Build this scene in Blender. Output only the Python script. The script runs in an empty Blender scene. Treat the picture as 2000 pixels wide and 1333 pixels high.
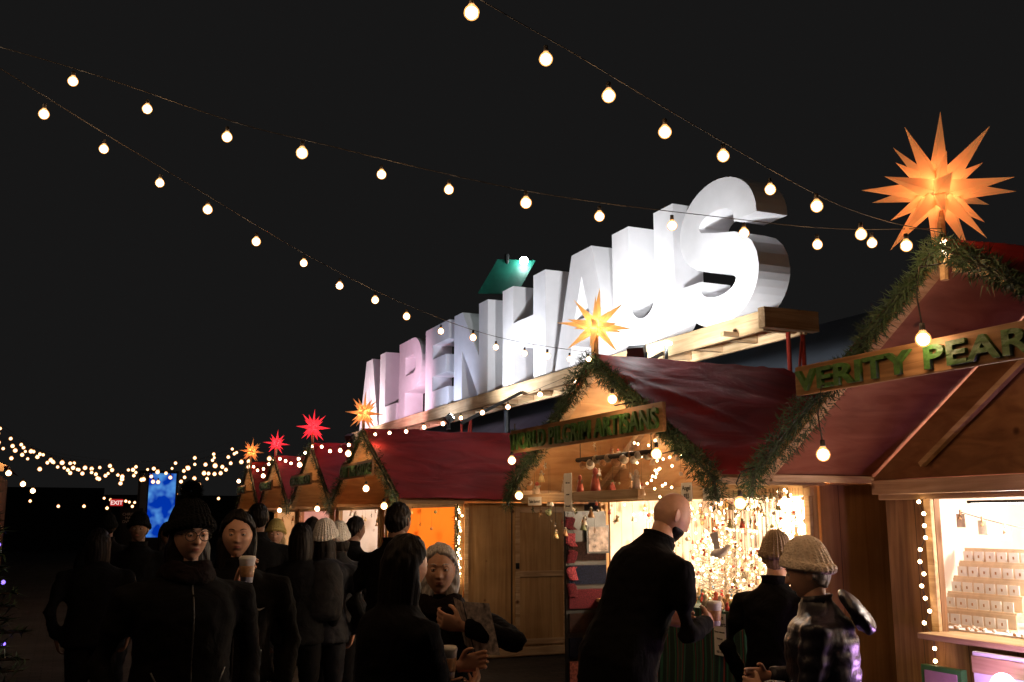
import bpy, math, random
from mathutils import Vector, Matrix, noise
random.seed(7)
V=Vector
sc=bpy.context.scene
# ---------------------------------------------------------------- materials
def nt(name):
    m=bpy.data.materials.new(name); m.use_nodes=True
    n=m.node_tree.nodes; l=m.node_tree.links
    return m,n,l,n['Principled BSDF']
def plain(name,col,rough=.7,var=.15,scale=12,bump=.0,metal=0,sss=0,spec=.5):
    m,n,l,b=nt(name)
    tc=n.new('ShaderNodeTexCoord'); no=n.new('ShaderNodeTexNoise'); no.inputs['Scale'].default_value=scale; no.inputs['Detail'].default_value=6
    l.new(tc.outputs['Object'],no.inputs['Vector'])
    r=n.new('ShaderNodeValToRGB'); r.color_ramp.elements[0].position=.3; r.color_ramp.elements[1].position=.7
    r.color_ramp.elements[0].color=(*[c*(1-var) for c in col],1); r.color_ramp.elements[1].color=(*[min(1,c*(1+var)) for c in col],1)
    l.new(no.outputs['Fac'],r.inputs['Fac']); l.new(r.outputs['Color'],b.inputs['Base Color'])
    b.inputs['Roughness'].default_value=rough; b.inputs['Metallic'].default_value=metal; b.inputs['Specular IOR Level'].default_value=spec
    if sss: b.inputs['Subsurface Weight'].default_value=sss; b.inputs['Subsurface Radius'].default_value=(.012,.005,.003); b.inputs['Subsurface Scale'].default_value=1
    if bump:
        bu=n.new('ShaderNodeBump'); bu.inputs['Strength'].default_value=bump; bu.inputs['Distance'].default_value=.02
        l.new(no.outputs['Fac'],bu.inputs['Height']); l.new(bu.outputs['Normal'],b.inputs['Normal'])
    return m
def wood(name,c0,c1,sc3,plank=0,rough=.6,seam=.35):
    m,n,l,b=nt(name)
    tc=n.new('ShaderNodeTexCoord'); mp=n.new('ShaderNodeMapping'); mp.inputs['Scale'].default_value=sc3
    l.new(tc.outputs['Object'],mp.inputs['Vector'])
    no=n.new('ShaderNodeTexNoise'); no.inputs['Scale'].default_value=1; no.inputs['Detail'].default_value=8; no.inputs['Distortion'].default_value=1.2
    l.new(mp.outputs['Vector'],no.inputs['Vector'])
    r=n.new('ShaderNodeValToRGB'); r.color_ramp.elements[0].position=.32; r.color_ramp.elements[1].position=.66
    r.color_ramp.elements[0].color=(*c0,1); r.color_ramp.elements[1].color=(*c1,1)
    l.new(no.outputs['Fac'],r.inputs['Fac'])
    n2=n.new('ShaderNodeTexNoise'); n2.inputs['Scale'].default_value=1.7; n2.inputs['Detail'].default_value=4
    l.new(tc.outputs['Object'],n2.inputs['Vector'])
    r2=n.new('ShaderNodeValToRGB'); r2.color_ramp.elements[0].position=.35; r2.color_ramp.elements[0].color=(.6,.56,.5,1); r2.color_ramp.elements[1].position=.6; r2.color_ramp.elements[1].color=(1,1,1,1)
    l.new(n2.outputs['Fac'],r2.inputs['Fac'])
    mx=n.new('ShaderNodeMixRGB'); mx.blend_type='MULTIPLY'; mx.inputs[0].default_value=.8
    l.new(r.outputs['Color'],mx.inputs[1]); l.new(r2.outputs['Color'],mx.inputs[2])
    vo=n.new('ShaderNodeTexVoronoi'); vo.inputs['Scale'].default_value=3.1; l.new(tc.outputs['Object'],vo.inputs['Vector'])
    rk=n.new('ShaderNodeValToRGB'); rk.color_ramp.elements[0].position=.045; rk.color_ramp.elements[0].color=(.3,.2,.13,1); rk.color_ramp.elements[1].position=.09; rk.color_ramp.elements[1].color=(1,1,1,1)
    l.new(vo.outputs['Distance'],rk.inputs['Fac'])
    mk=n.new('ShaderNodeMixRGB'); mk.blend_type='MULTIPLY'; mk.inputs[0].default_value=1
    l.new(mx.outputs['Color'],mk.inputs[1]); l.new(rk.outputs['Color'],mk.inputs[2])
    out=mk.outputs['Color']; h=no.outputs['Fac']
    if plank:
        sp=n.new('ShaderNodeSeparateXYZ'); l.new(tc.outputs['Object'],sp.inputs[0])
        ad=n.new('ShaderNodeMath'); ad.operation='ADD'; l.new(sp.outputs[0],ad.inputs[0]); l.new(sp.outputs[1],ad.inputs[1])
        dv=n.new('ShaderNodeMath'); dv.operation='DIVIDE'; dv.inputs[1].default_value=plank; l.new(ad.outputs[0],dv.inputs[0])
        fl=n.new('ShaderNodeMath'); fl.operation='FLOOR'; l.new(dv.outputs[0],fl.inputs[0])
        wn=n.new('ShaderNodeTexWhiteNoise'); wn.noise_dimensions='1D'; l.new(fl.outputs[0],wn.inputs['W'])
        mr=n.new('ShaderNodeMapRange'); mr.inputs['To Min'].default_value=.84; mr.inputs['To Max'].default_value=1.05; l.new(wn.outputs['Value'],mr.inputs['Value'])
        fr=n.new('ShaderNodeMath'); fr.operation='FRACT'; l.new(dv.outputs[0],fr.inputs[0])
        gt=n.new('ShaderNodeMath'); gt.operation='GREATER_THAN'; gt.inputs[1].default_value=.006/plank; l.new(fr.outputs[0],gt.inputs[0])
        m2=n.new('ShaderNodeMapRange'); m2.inputs['To Min'].default_value=seam; l.new(gt.outputs[0],m2.inputs['Value'])
        mm=n.new('ShaderNodeMath'); mm.operation='MULTIPLY'; l.new(mr.outputs[0],mm.inputs[0]); l.new(m2.outputs[0],mm.inputs[1])
        m3=n.new('ShaderNodeVectorMath'); m3.operation='SCALE'; l.new(out,m3.inputs[0]); l.new(mm.outputs[0],m3.inputs['Scale'])
        out=m3.outputs[0]
    l.new(out,b.inputs['Base Color']); b.inputs['Roughness'].default_value=rough; b.inputs['Specular IOR Level'].default_value=.3
    bu=n.new('ShaderNodeBump'); bu.inputs['Strength'].default_value=.25; bu.inputs['Distance'].default_value=.01
    l.new(h,bu.inputs['Height']); l.new(bu.outputs['Normal'],b.inputs['Normal'])
    return m
def emis(name,col,st):
    m,n,l,b=nt(name); n.remove(b)
    e=n.new('ShaderNodeEmission'); e.inputs[0].default_value=(*col,1); e.inputs[1].default_value=st
    l.new(e.outputs[0],n['Material Output'].inputs[0]); return m
def glassglow(name,col,st,tr=.6):
    m,n,l,b=nt(name); n.remove(b)
    e=n.new('ShaderNodeEmission'); e.inputs[0].default_value=(*col,1); e.inputs[1].default_value=st
    t=n.new('ShaderNodeBsdfTransparent'); mx=n.new('ShaderNodeMixShader'); mx.inputs[0].default_value=1-tr
    l.new(t.outputs[0],mx.inputs[1]); l.new(e.outputs[0],mx.inputs[2]); l.new(mx.outputs[0],n['Material Output'].inputs[0]); return m
def paper_lantern(name,col,em):
    m,n,l,b=nt(name); n.remove(b)
    d=n.new('ShaderNodeBsdfDiffuse'); d.inputs[0].default_value=(*col,1)
    t=n.new('ShaderNodeBsdfTranslucent'); t.inputs[0].default_value=(*col,1)
    mx=n.new('ShaderNodeMixShader'); mx.inputs[0].default_value=.65
    l.new(d.outputs[0],mx.inputs[1]); l.new(t.outputs[0],mx.inputs[2])
    e=n.new('ShaderNodeEmission'); e.inputs[0].default_value=(*col,1); e.inputs[1].default_value=em
    ad=n.new('ShaderNodeAddShader'); l.new(mx.outputs[0],ad.inputs[0]); l.new(e.outputs[0],ad.inputs[1])
    l.new(ad.outputs[0],n['Material Output'].inputs[0]); return m
def cloth(name,col,bscale=3,bump=.6,rough=.55,spec=.5,lo=.6,dist=.05,det=5):
    m,n,l,b=nt(name)
    tc=n.new('ShaderNodeTexCoord'); mp=n.new('ShaderNodeMapping'); mp.inputs['Scale'].default_value=(1.0,2.2,1); mp.inputs['Rotation'].default_value=(0,0,.5)
    l.new(tc.outputs['Object'],mp.inputs[0])
    no=n.new('ShaderNodeTexNoise'); no.inputs['Scale'].default_value=bscale; no.inputs['Detail'].default_value=det; no.inputs['Distortion'].default_value=1.0
    l.new(mp.outputs[0],no.inputs['Vector'])
    r=n.new('ShaderNodeValToRGB'); r.color_ramp.elements[0].position=.3; r.color_ramp.elements[1].position=.75
    r.color_ramp.elements[0].color=(*[c*lo for c in col],1); r.color_ramp.elements[1].color=(*[c*1.15 for c in col],1)
    l.new(no.outputs['Fac'],r.inputs['Fac']); l.new(r.outputs['Color'],b.inputs['Base Color']); b.inputs['Roughness'].default_value=rough
    b.inputs['Specular IOR Level'].default_value=spec
    bu=n.new('ShaderNodeBump'); bu.inputs['Strength'].default_value=bump; bu.inputs['Distance'].default_value=dist
    l.new(no.outputs['Fac'],bu.inputs['Height']); l.new(bu.outputs['Normal'],b.inputs['Normal'])
    return m
def hairmat(name,c0,c1,spec=.25):
    m,n,l,b=nt(name)
    tc=n.new('ShaderNodeTexCoord'); mp=n.new('ShaderNodeMapping'); mp.inputs['Scale'].default_value=(170,170,9); l.new(tc.outputs['Object'],mp.inputs[0])
    no=n.new('ShaderNodeTexNoise'); no.inputs['Scale'].default_value=1; no.inputs['Detail'].default_value=3; no.inputs['Distortion'].default_value=.6; l.new(mp.outputs[0],no.inputs['Vector'])
    r=n.new('ShaderNodeValToRGB'); r.color_ramp.elements[0].position=.35; r.color_ramp.elements[1].position=.65; r.color_ramp.elements[0].color=(*c0,1); r.color_ramp.elements[1].color=(*c1,1)
    l.new(no.outputs['Fac'],r.inputs[0]); l.new(r.outputs[0],b.inputs['Base Color']); b.inputs['Roughness'].default_value=.5; b.inputs['Specular IOR Level'].default_value=spec
    bu=n.new('ShaderNodeBump'); bu.inputs['Strength'].default_value=.6; bu.inputs['Distance'].default_value=.004; l.new(no.outputs['Fac'],bu.inputs['Height']); l.new(bu.outputs[0],b.inputs['Normal']); return m

M={}
M['wv']=wood('pine_boards_vertical',(.46,.25,.095),(.64,.39,.17),(16,16,.9),.61,seam=.45)
M['wdark']=wood('dark_boards_vertical',(.20,.095,.04),(.38,.20,.09),(22,22,1.2),.3)
M['ply']=wood('plywood',(.52,.26,.10),(.70,.41,.19),(2.5,3.5,14))
M['plyr']=wood('plywood_stained',(.24,.07,.04),(.34,.13,.08),(2.5,3.5,14))
M['plyb']=wood('plywood_dark',(.24,.11,.05),(.38,.19,.09),(2.5,3.5,14))
M['beam']=wood('timber_beam',(.46,.29,.14),(.70,.50,.29),(25,1.2,25))
M['beamx']=wood('timber_cross',(.42,.25,.12),(.66,.46,.27),(1.5,25,25))
M['signb']=wood('sign_board',(.22,.11,.045),(.40,.22,.10),(25,1.5,25))
M['bark']=plain('bark',(.08,.05,.03),.9,.3,30)
M['tarp']=cloth('red_tarp',(.36,.030,.034),1.3,.45,.7,.25,.5,.05,3)
M['green']=plain('green_paint',(.04,.115,.02),.5,.4,40,.4)
M['white']=plain('white_paint',(.82,.81,.83),.65,.04,6,.05,spec=.3)
M['cream']=plain('cream_wall',(.80,.74,.66),.8,.08,5)
M['orange']=plain('orange_wall',(.82,.30,.03),.8,.05,3)
M['black']=plain('black_metal',(.02,.02,.02),.4,.2,20,metal=.3)
M['zip']=plain('zip_metal',(.10,.10,.10),.35,.2,200,metal=.6)
M['post']=plain('red_post',(.45,.05,.03),.5,.2,10)
M['wire']=plain('wire_rubber',(.02,.015,.01),.6,.2)
M['paper']=plain('paper',(.75,.72,.66),.8,.04)
M['ink']=plain('ink',(.03,.03,.03),.8,.1)
M['core']=emis('bulb_core',(1,.72,.46),60)
M['shell']=glassglow('bulb_glass',(1,.44,.13),2.3,.45)
M['mini']=emis('mini_light',(1,.66,.34),22)
M['corefar']=emis('bulb_core_far',(1,.66,.36),9)
M['shellfar']=glassglow('bulb_glass_far',(1,.36,.10),1.2,.4)
M['miniblue']=emis('mini_light_violet',(.25,.15,1),3)
M['flood']=emis('flood_lens',(.9,1,1),60)
M['needle']=plain('pine_needles',(.03,.062,.022),.6,.5,30)
M['tent']=plain('tent_fabric',(.10,.115,.14),.7,.15,2)
M['tealp']=plain('teal_panel',(.01,.13,.09),.5,.3,4)
M['dark']=plain('dark_facade',(.012,.013,.016),.8,.3,2)
def pav():
    m,n,l,b=nt('brick_paving')
    tc=n.new('ShaderNodeTexCoord'); br=n.new('ShaderNodeTexBrick'); br.inputs['Scale'].default_value=1
    br.inputs['Color1'].default_value=(.042,.034,.031,1); br.inputs['Color2'].default_value=(.022,.020,.019,1); br.inputs['Mortar'].default_value=(.010,.009,.009,1)
    br.inputs['Brick Width'].default_value=.22; br.inputs['Row Height'].default_value=.11; br.inputs['Mortar Size'].default_value=.008
    l.new(tc.outputs['Object'],br.inputs['Vector']); l.new(br.outputs['Color'],b.inputs['Base Color'])
    no=n.new('ShaderNodeTexNoise'); no.inputs['Scale'].default_value=1.3; l.new(tc.outputs['Object'],no.inputs['Vector'])
    mr=n.new('ShaderNodeMapRange'); mr.inputs['To Min'].default_value=.6; mr.inputs['To Max'].default_value=.95; l.new(no.outputs['Fac'],mr.inputs[0]); l.new(mr.outputs[0],b.inputs['Roughness'])
    b.inputs['Specular IOR Level'].default_value=.2
    bu=n.new('ShaderNodeBump'); bu.inputs['Strength'].default_value=.5; bu.inputs['Distance'].default_value=.01; bu.invert=True
    l.new(br.outputs['Fac'],bu.inputs['Height']); l.new(bu.outputs['Normal'],b.inputs['Normal']); return m
M['pave']=pav()
def stripes():
    m,n,l,b=nt('striped_cloth')
    tc=n.new('ShaderNodeTexCoord'); sp=n.new('ShaderNodeSeparateXYZ'); l.new(tc.outputs['Object'],sp.inputs[0])
    ad=n.new('ShaderNodeMath'); ad.operation='ADD'; l.new(sp.outputs[0],ad.inputs[0]); l.new(sp.outputs[1],ad.inputs[1])
    mu=n.new('ShaderNodeMath'); mu.operation='MULTIPLY'; mu.inputs[1].default_value=9; l.new(ad.outputs[0],mu.inputs[0])
    fr=n.new('ShaderNodeMath'); fr.operation='FRACT'; l.new(mu.outputs[0],fr.inputs[0])
    r=n.new('ShaderNodeValToRGB'); r.color_ramp.interpolation='CONSTANT'
    e=r.color_ramp.elements; e[0].color=(.01,.03,.02,1); e[1].position=.45; e[1].color=(.02,.11,.07,1)
    for p,c in ((.6,(.01,.02,.02,1)),(.7,(.25,.04,.03,1)),(.76,(.01,.05,.05,1)),(.9,(.03,.13,.06,1))):
        q=e.new(p); q.color=c
    l.new(fr.outputs[0],r.inputs[0]); l.new(r.outputs[0],b.inputs['Base Color']); b.inputs['Roughness'].default_value=.9; return m
M['stripe']=stripes()

# ---------------------------------------------------------------- mesh builder
class MB:
    def __init__(s): s.v=[];s.f=[];s.m=[]
    def add(s,vs,fs,mi=0):
        o=len(s.v); s.v+= [tuple(p) for p in vs]; s.f+=[tuple(i+o for i in f) for f in fs]; s.m+=[mi]*len(fs)
    def box(s,x0,x1,y0,y1,z0,z1,mi=0):
        s.add([(x0,y0,z0),(x1,y0,z0),(x1,y1,z0),(x0,y1,z0),(x0,y0,z1),(x1,y0,z1),(x1,y1,z1),(x0,y1,z1)],
          [(0,3,2,1),(4,5,6,7),(0,1,5,4),(1,2,6,5),(2,3,7,6),(3,0,4,7)],mi)
    def beam(s,p,q,w,h,mi=0,up=(0,0,1)):
        p=V(p);q=V(q);d=(q-p).normalized();u=V(up); a=d.cross(u)
        if a.length<1e-4: a=d.cross(V((1,0,0)))
        a.normalize(); b=a.cross(d).normalized(); a=a*w/2;b=b*h/2
        s.add([p-a-b,p+a-b,p+a+b,p-a+b,q-a-b,q+a-b,q+a+b,q-a+b],[(0,1,2,3),(7,6,5,4),(0,4,5,1),(1,5,6,2),(2,6,7,3),(3,7,4,0)],mi)
    def loft(s,rings,seg=16,mi=0,cap=True):
        vs=[];n=len(rings)
        for c,a,b in rings:
            for k in range(seg):
                t=2*math.pi*k/seg; vs.append(V(c)+V(a)*math.cos(t)+V(b)*math.sin(t))
        fs=[]
        for i in range(n-1):
            for k in range(seg):
                k2=(k+1)%seg; fs.append((i*seg+k,i*seg+k2,(i+1)*seg+k2,(i+1)*seg+k))
        if cap:
            fs.append(tuple(range(seg))[::-1]); fs.append(tuple((n-1)*seg+k for k in range(seg)))
        s.add(vs,fs,mi)
    def tube(s,pts,rad,seg=8,mi=0,cap=True):
        pts=[V(p) for p in pts]; rings=[]; ref=V((0,0,1))
        for i,p in enumerate(pts):
            d=(pts[min(i+1,len(pts)-1)]-pts[max(i-1,0)]).normalized()
            a=d.cross(ref)
            if a.length<.15: a=d.cross(V((1,0,0)))
            a.normalize(); b=d.cross(a).normalized()
            r=rad[i] if isinstance(rad,(list,tuple)) else rad
            rings.append((p,a*r,b*r))
        s.loft(rings,seg,mi,cap)
    def sphere(s,c,r,seg=12,rings=8,mi=0,sc3=(1,1,1)):
        c=V(c); vs=[c+V((0,0,r*sc3[2]))]
        for i in range(1,rings):
            t=math.pi*i/rings
            for k in range(seg):
                p=2*math.pi*k/seg; vs.append(c+V((r*sc3[0]*math.sin(t)*math.cos(p),r*sc3[1]*math.sin(t)*math.sin(p),r*sc3[2]*math.cos(t))))
        vs.append(c-V((0,0,r*sc3[2]))); fs=[]
        for k in range(seg): fs.append((0,1+k,1+(k+1)%seg))
        for i in range(rings-2):
            for k in range(seg):
                a=1+i*seg+k;b=1+i*seg+(k+1)%seg; fs.append((a,a+seg,b+seg,b))
        L=len(vs)-1
        for k in range(seg): fs.append((L,1+(rings-2)*seg+(k+1)%seg,1+(rings-2)*seg+k))
        s.add(vs,fs,mi)
    def mesh(s,name,mats,smooth=False):
        me=bpy.data.meshes.new(name); me.from_pydata(s.v,[],s.f); 
        for m in mats: me.materials.append(m)
        me.polygons.foreach_set('material_index',s.m)
        if smooth: me.polygons.foreach_set('use_smooth',[True]*len(s.f))
        me.update(); return me
    def obj(s,name,mats,parent=None,smooth=False,bevel=0):
        o=bpy.data.objects.new(name,s.mesh(name,mats,smooth)); sc.collection.objects.link(o)
        par(o,parent)
        if bevel:
            b=o.modifiers.new('b','BEVEL'); b.width=bevel; b.segments=2; b.limit_method='ANGLE'
        return o
def par(o,p):
    if p is not None:
        o.parent=p
        if not p.get('local'): o.matrix_parent_inverse=Matrix.Translation(-p.location)
def empty(name,loc=(0,0,0)):
    e=bpy.data.objects.new(name,None); e.location=loc; e.empty_display_size=.2; sc.collection.objects.link(e); return e
def text(s,body,loc,size,mat,parent,ext=.003,off=0.0,face='-X',name='lettering',width=None,align='LEFT',rotz=0,space=1,height=None):
    cu=bpy.data.curves.new(name,'FONT'); cu.body=body; cu.size=size; cu.extrude=ext; cu.offset=off; cu.align_x=align; cu.space_character=space
    cu.materials.append(mat); o=bpy.data.objects.new(name,cu); sc.collection.objects.link(o)
    if face=='-X': R=Matrix(((0,0,-1),(-1,0,0),(0,1,0)))
    else: R=Matrix(((1,0,0),(0,0,-1),(0,1,0)))
    o.matrix_world=Matrix.Translation(loc)@Matrix.Rotation(rotz,4,'Z')@R.to_4x4()
    if width:
        bpy.context.view_layer.update(); w=o.dimensions[0]; hh=o.dimensions[1]
        if w>0: o.scale=(width/w,(height/hh) if height else 1,1)
    if parent: 
        bpy.context.view_layer.update(); o.parent=parent; o.matrix_parent_inverse=Matrix.Translation(-parent.location)
    return o
def light(name,kind,loc,power,col,parent=None,r=.03,aim=None,angle=70,blend=.5):
    L=bpy.data.lights.new(name,kind); L.energy=power; L.color=col; L.shadow_soft_size=r
    o=bpy.data.objects.new(name,L); o.location=loc; sc.collection.objects.link(o)
    if kind=='SPOT':
        L.spot_size=math.radians(angle); L.spot_blend=blend
        o.rotation_euler=(V(aim)-V(loc)).to_track_quat('-Z','Y').to_euler()
    par(o,parent); return o
WARM=(1,.54,.24)

# ---------------------------------------------------------------- camera / world
cam=bpy.data.cameras.new('camera'); cam.lens=35; cam.sensor_width=36; cam.clip_end=2000; cam.clip_start=.05
co=bpy.data.objects.new('camera',cam); co.location=(0,0,1.65); co.rotation_euler=(math.radians(100.15),0,math.radians(-23.9)); sc.collection.objects.link(co); sc.camera=co
w=bpy.data.worlds.new('World'); sc.world=w; w.use_nodes=True
bg=w.node_tree.nodes['Background']; bg.inputs[0].default_value=(.0082,.0080,.0080,1); bg.inputs[1].default_value=1
sc.view_settings.view_transform='Standard'; sc.view_settings.look='None'; sc.view_settings.exposure=0

g=MB(); g.add([(-600,-600,0),(600,-600,0),(600,600,0),(-600,600,0)],[(0,1,2,3)]); g.obj('ground',[M['pave']])

# ---------------------------------------------------------------- garland
def garland(name,paths,r,n,parent=None,seed=1):
    rnd=random.Random(seed); mb=MB()
    for path in paths:
        path=[V(p) for p in path]; segs=[(path[i+1]-path[i]).length for i in range(len(path)-1)]; T=sum(segs)
        mb.tube(path,.012,5,1)
        for k in range(int(n*T)):
            t=rnd.random()*T; i=0
            while t>segs[i]: t-=segs[i]; i+=1
            d=(path[i+1]-path[i]).normalized(); p=path[i]+d*t
            clump=1+1.2*noise.noise(p*4.3+V((seed,0,0)))
            q=V((rnd.gauss(0,1),rnd.gauss(0,1),rnd.gauss(0,1))).normalized()
            base=p+q*r*clump*rnd.random()**.6+V((0,0,-.05*max(0,noise.noise(p*6))))
            nd=(q+V((rnd.uniform(-.8,.8),rnd.uniform(-.8,.8),rnd.uniform(-.9,.5)))).normalized()*rnd.uniform(.03,.06)
            s=nd.cross(V((rnd.random(),rnd.random(),rnd.random()))).normalized()*.003
            mb.add([base-s,base+s,base+nd],[(0,1,2)],0)
    return mb.obj(name,[M['needle'],M['wire']],parent)

# ---------------------------------------------------------------- star lantern
def star(name,c,R,mat,power,col,seed=0):
    e=empty(name,c); mb=MB(); c=V(c); rnd=random.Random(seed)
    rot=Matrix.Rotation(rnd.uniform(0,1),3,'Z')@Matrix.Rotation(.12,3,'X')
    dirs=[]
    for x in(-1,0,1):
        for y in(-1,0,1):
            for z in(-1,0,1):
                if (x,y,z)!=(0,0,0): dirs.append(V((x,y,z)))
    for d in dirs:
        k=sum(abs(a) for a in d); d=(rot@d).normalized()
        Ln=R*{1:1.03,2:.95,3:.66}[int(k)]*rnd.uniform(.95,1.04); core=R*.205; hs=R*.086*(1 if k<3 else .8)
        a=d.cross(V((0.1,.2,1))).normalized(); b=d.cross(a)
        base=c+d*core
        mb.add([base-a*hs-b*hs,base+a*hs-b*hs,base+a*hs+b*hs,base-a*hs+b*hs,c+d*Ln],[(0,1,4),(1,2,4),(2,3,4),(3,0,4)],0)
    mb.obj('star_points',[mat],e)
    s=MB(); s.tube([c-V((0,0,R*.25)),c-V((0,0,R*1.15))],.02,8,0); s.obj('star_post',[M['beam']],e)
    light('star_bulb','POINT',c,power,col,e,.02)
    return e
MS=[paper_lantern('star_paper_orange',(.95,.52,.22),.09),paper_lantern('star_paper_yellow',(.95,.64,.28),.22),paper_lantern('star_paper_red',(.9,.06,.09),.5)]
XF,XW=3.6,4.4
star('star_lantern',(3.6,3.245,3.15),.37,MS[0],1.8,(1,.74,.44),1)
star('star_lantern',(3.6,6.55,3.10),.285,MS[1],1.8,(1,.84,.52),2)
star('star_lantern',(3.6,13.05,3.06),.29,MS[0],2.4,(1,.7,.40),3)
star('star_lantern',(3.6,16.1,3.12),.30,MS[2],2.4,(1,.3,.25),4)
star('star_lantern',(3.6,19.2,3.07),.26,MS[2],2.4,(1,.3,.25),5)
star('star_lantern',(3.6,22.0,3.09),.30,MS[0],2.4,(1,.55,.25),6)

# ---------------------------------------------------------------- stalls
def stall(yc,hw,xb,zp,ze,op,inner,signtxt,signy,signz,door=False,lightp=20,lcol=(1,.7,.4),seed=1,ngl=900,xr=None,front='wv',inraft=True,porch=12,pcol=(1,.62,.32)):
    e=empty('market_stall',(XW,yc,0)); wh=hw-.12; t=.035; zt=ze-.06
    xr=xr or xb
    m=MB()
    for s in(-1,1):
        y=yc+s*wh
        m.box(XW+.06,xb,min(y,y-s*t),max(y,y-s*t),0,zt,0)
        yi=y-s*(t+.003); m.box(XW+.06,xb-.06,min(yi,yi-s*.01),max(yi,yi-s*.01),.05,zt,2)
    m.box(xb-t,xb,yc-wh+t+.002,yc+wh-t-.002,0,zt,0)
    m.box(xb-t-.015,xb-t-.003,yc-wh+.06,yc+wh-.06,.05,zt,2)
    y0,y1,z0,z1=op
    m.box(XW,XW+.04,yc-wh,y0,0,zt,0); m.box(XW,XW+.04,y1,yc+wh,0,zt,0)
    m.box(XW+.002,XW+.042,y0,y1,0,z0,0)
    m.box(XW+.002,XW+.042,y0,y1,z1,zt,0)
    m.obj('stall_walls',[M[front],M['beam'],inner,M['ply']],e)
    m=MB()
    m.box(XW-.035,XW-.003,yc-wh-.02,yc+wh+.02,z1,z1+.10,0)
    m.box(XW-.16,XW+.25,y0-.03,y1+.03,z0,z0+.03,0)
    m.box(XW-.03,XW-.003,y0-.05,y0,z0+.03,z1,0); m.box(XW-.03,XW-.003,y1,y1+.05,z0+.03,z1,0)
    m.obj('stall_trim',[M['beam']],e,bevel=.004)
    m=MB(); 
    zz=ze-.05
    for xx,fo in((XW+.01,(0,2,1)),(xb+.01,(0,1,2))):
        m.add([(xx,yc-hw+.01,zz),(xx,yc+hw-.01,zz),(xx,yc,zp-.045)],[fo],0)
    for s in(-1,1):
        ye=yc+s*hw; hi=.02
        vs=[(XF+.03,yc,zp-hi-.02),(xb+.1,yc,zp-hi-.02),(xb+.1,ye,ze-hi-.02),(XF+.03,ye,ze-hi-.02)]
        m.add(vs,[(0,1,2,3)] if s>0 else [(3,2,1,0)],1)
        a_,b_=sorted((yc+s*wh,yc+s*(hw-.01))); m.box(XW+.05,xb,a_,b_,zz-.012,zz-.002,1)
    m.obj('gable_panel',[M['ply'] if front=='wv' else M['plyb'],M['ply'] if front=='wv' else M['plyr']],e)
    m=MB()
    for s in(-1,1):
        m.beam((XF+.02,yc+s*.012,zp-.05),(XF+.02,yc+s*(hw+.01),ze-.05),.05,.07,0,up=(1,0,0))
        if inraft: m.beam((XW-.04,yc+s*.012,zp-.10),(XW-.04,yc+s*(wh),ze-.06),.05,.05,0,up=(1,0,0))
    m.beam((XF+.05,yc,zp-.09),(XW-.06,yc,zp-.09),.05,.08,0)
    for s in (-1,1): m.beam((XF+.05,yc+s*(hw-.02),ze-.05),(XW,yc+s*(hw-.02),ze-.05),.04,.04,0)
    m.obj('rafters',[M['beamx']],e)
    m=MB(); NX,NY=44,34
    for s in(-1,1):
        vs=[]
        for i in range(NX+1):
            for j in range(NY+1):
                u=i/NX;v=j/NY
                x=XF-.02+(xr+.14-XF)*u*(1) + (xb-xr)*u*v; y=yc+s*(hw+.04)*v; z=zp+.012+(ze-zp)*v
                sg=.034*noise.noise(V((x*1.1,y*1.8,seed)))+.010*noise.noise(V((x*3+y*2,y*3,seed+3)))
                sg+=.016*max(0,1-abs(math.sin((x*1.1+y*.9+seed)*1.6))*8)+.010*max(0,1-abs(math.sin((x*.5-y*1.7+seed)*1.9))*9)
                if v>.93: z-=.03*(v-.93)/.07
                vs.append((x,y,z+abs(sg)+.004))
        fs=[]
        for i in range(NX):
            for j in range(NY):
                a=i*(NY+1)+j; q=(a,a+NY+1,a+NY+2,a+1); fs.append(q if s>0 else q[::-1])
        m.add(vs,fs,0)
    o=m.obj('tarp_roof',[M['tarp']],e,True)
    if door:
        m=MB(); Y=yc-wh
        x0,x1=5.12,5.84
        for a,b,c,d in((x0,x0+.06,0.12,1.80),(x1-.06,x1,0.12,1.80)): m.box(a,b,Y-.022,Y-.002,c,d,0)
        for z in(.14,.95,1.73): m.box(x0+.062,x1-.062,Y-.020,Y-.002,z,z+.07,0)
        m.box(XW-.02,xb,Y-.05,Y-.026,.02,.12,0); m.box(XW+.045,XW+.10,Y-.022,Y-.002,.12,1.80,0)
        m.box(x0-.05,x0-.035,Y-.012,Y-.002,.12,1.80,1)
        m.box(x0+.0,x0+.05,Y-.035,Y-.023,1.05,1.12,1)
        m.obj('stall_door',[M['beamx'],M['black']],e,bevel=.003)
    gp=[(XF-.05,yc+hw+.03,ze-.16),(XF-.05,yc+hw+.0,ze-.03),(XF-.04,yc+hw*.5,(zp+ze)/2-.03),(XF-.05,yc,zp-.02),(XF-.04,yc-hw*.5,(zp+ze)/2-.03),(XF-.05,yc-hw-.0,ze-.03),(XF-.05,yc-hw-.03,ze-.16)]
    garland('pine_garland',[gp],.064,ngl,None,seed)
    if signtxt:
        ya,yb=signy; za,zb=signz; xs=XF-.17; se=empty('shop_sign',(xs,(ya+yb)/2,za))
        b=MB(); b.box(xs,xs+.028,ya,yb,za,zb,0); b.box(xs+.03,XF+.03,ya+.2,ya+.24,za+.03,za+.07,0); b.box(xs+.03,XF+.03,yb-.24,yb-.2,za+.03,za+.07,0); b.obj('sign_board',[M['signb']],se,bevel=.004)
        h=zb-za
        text(None,signtxt,(xs-.012,yb-.03,za+.14*h),h,M['green'],se,.010,.0045,width=(yb-ya)-.06,height=h*.72,space=1.08)
    light('stall_lamp','POINT',((XW+xb)/2,yc,1.72),lightp,lcol,e,.08)
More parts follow.
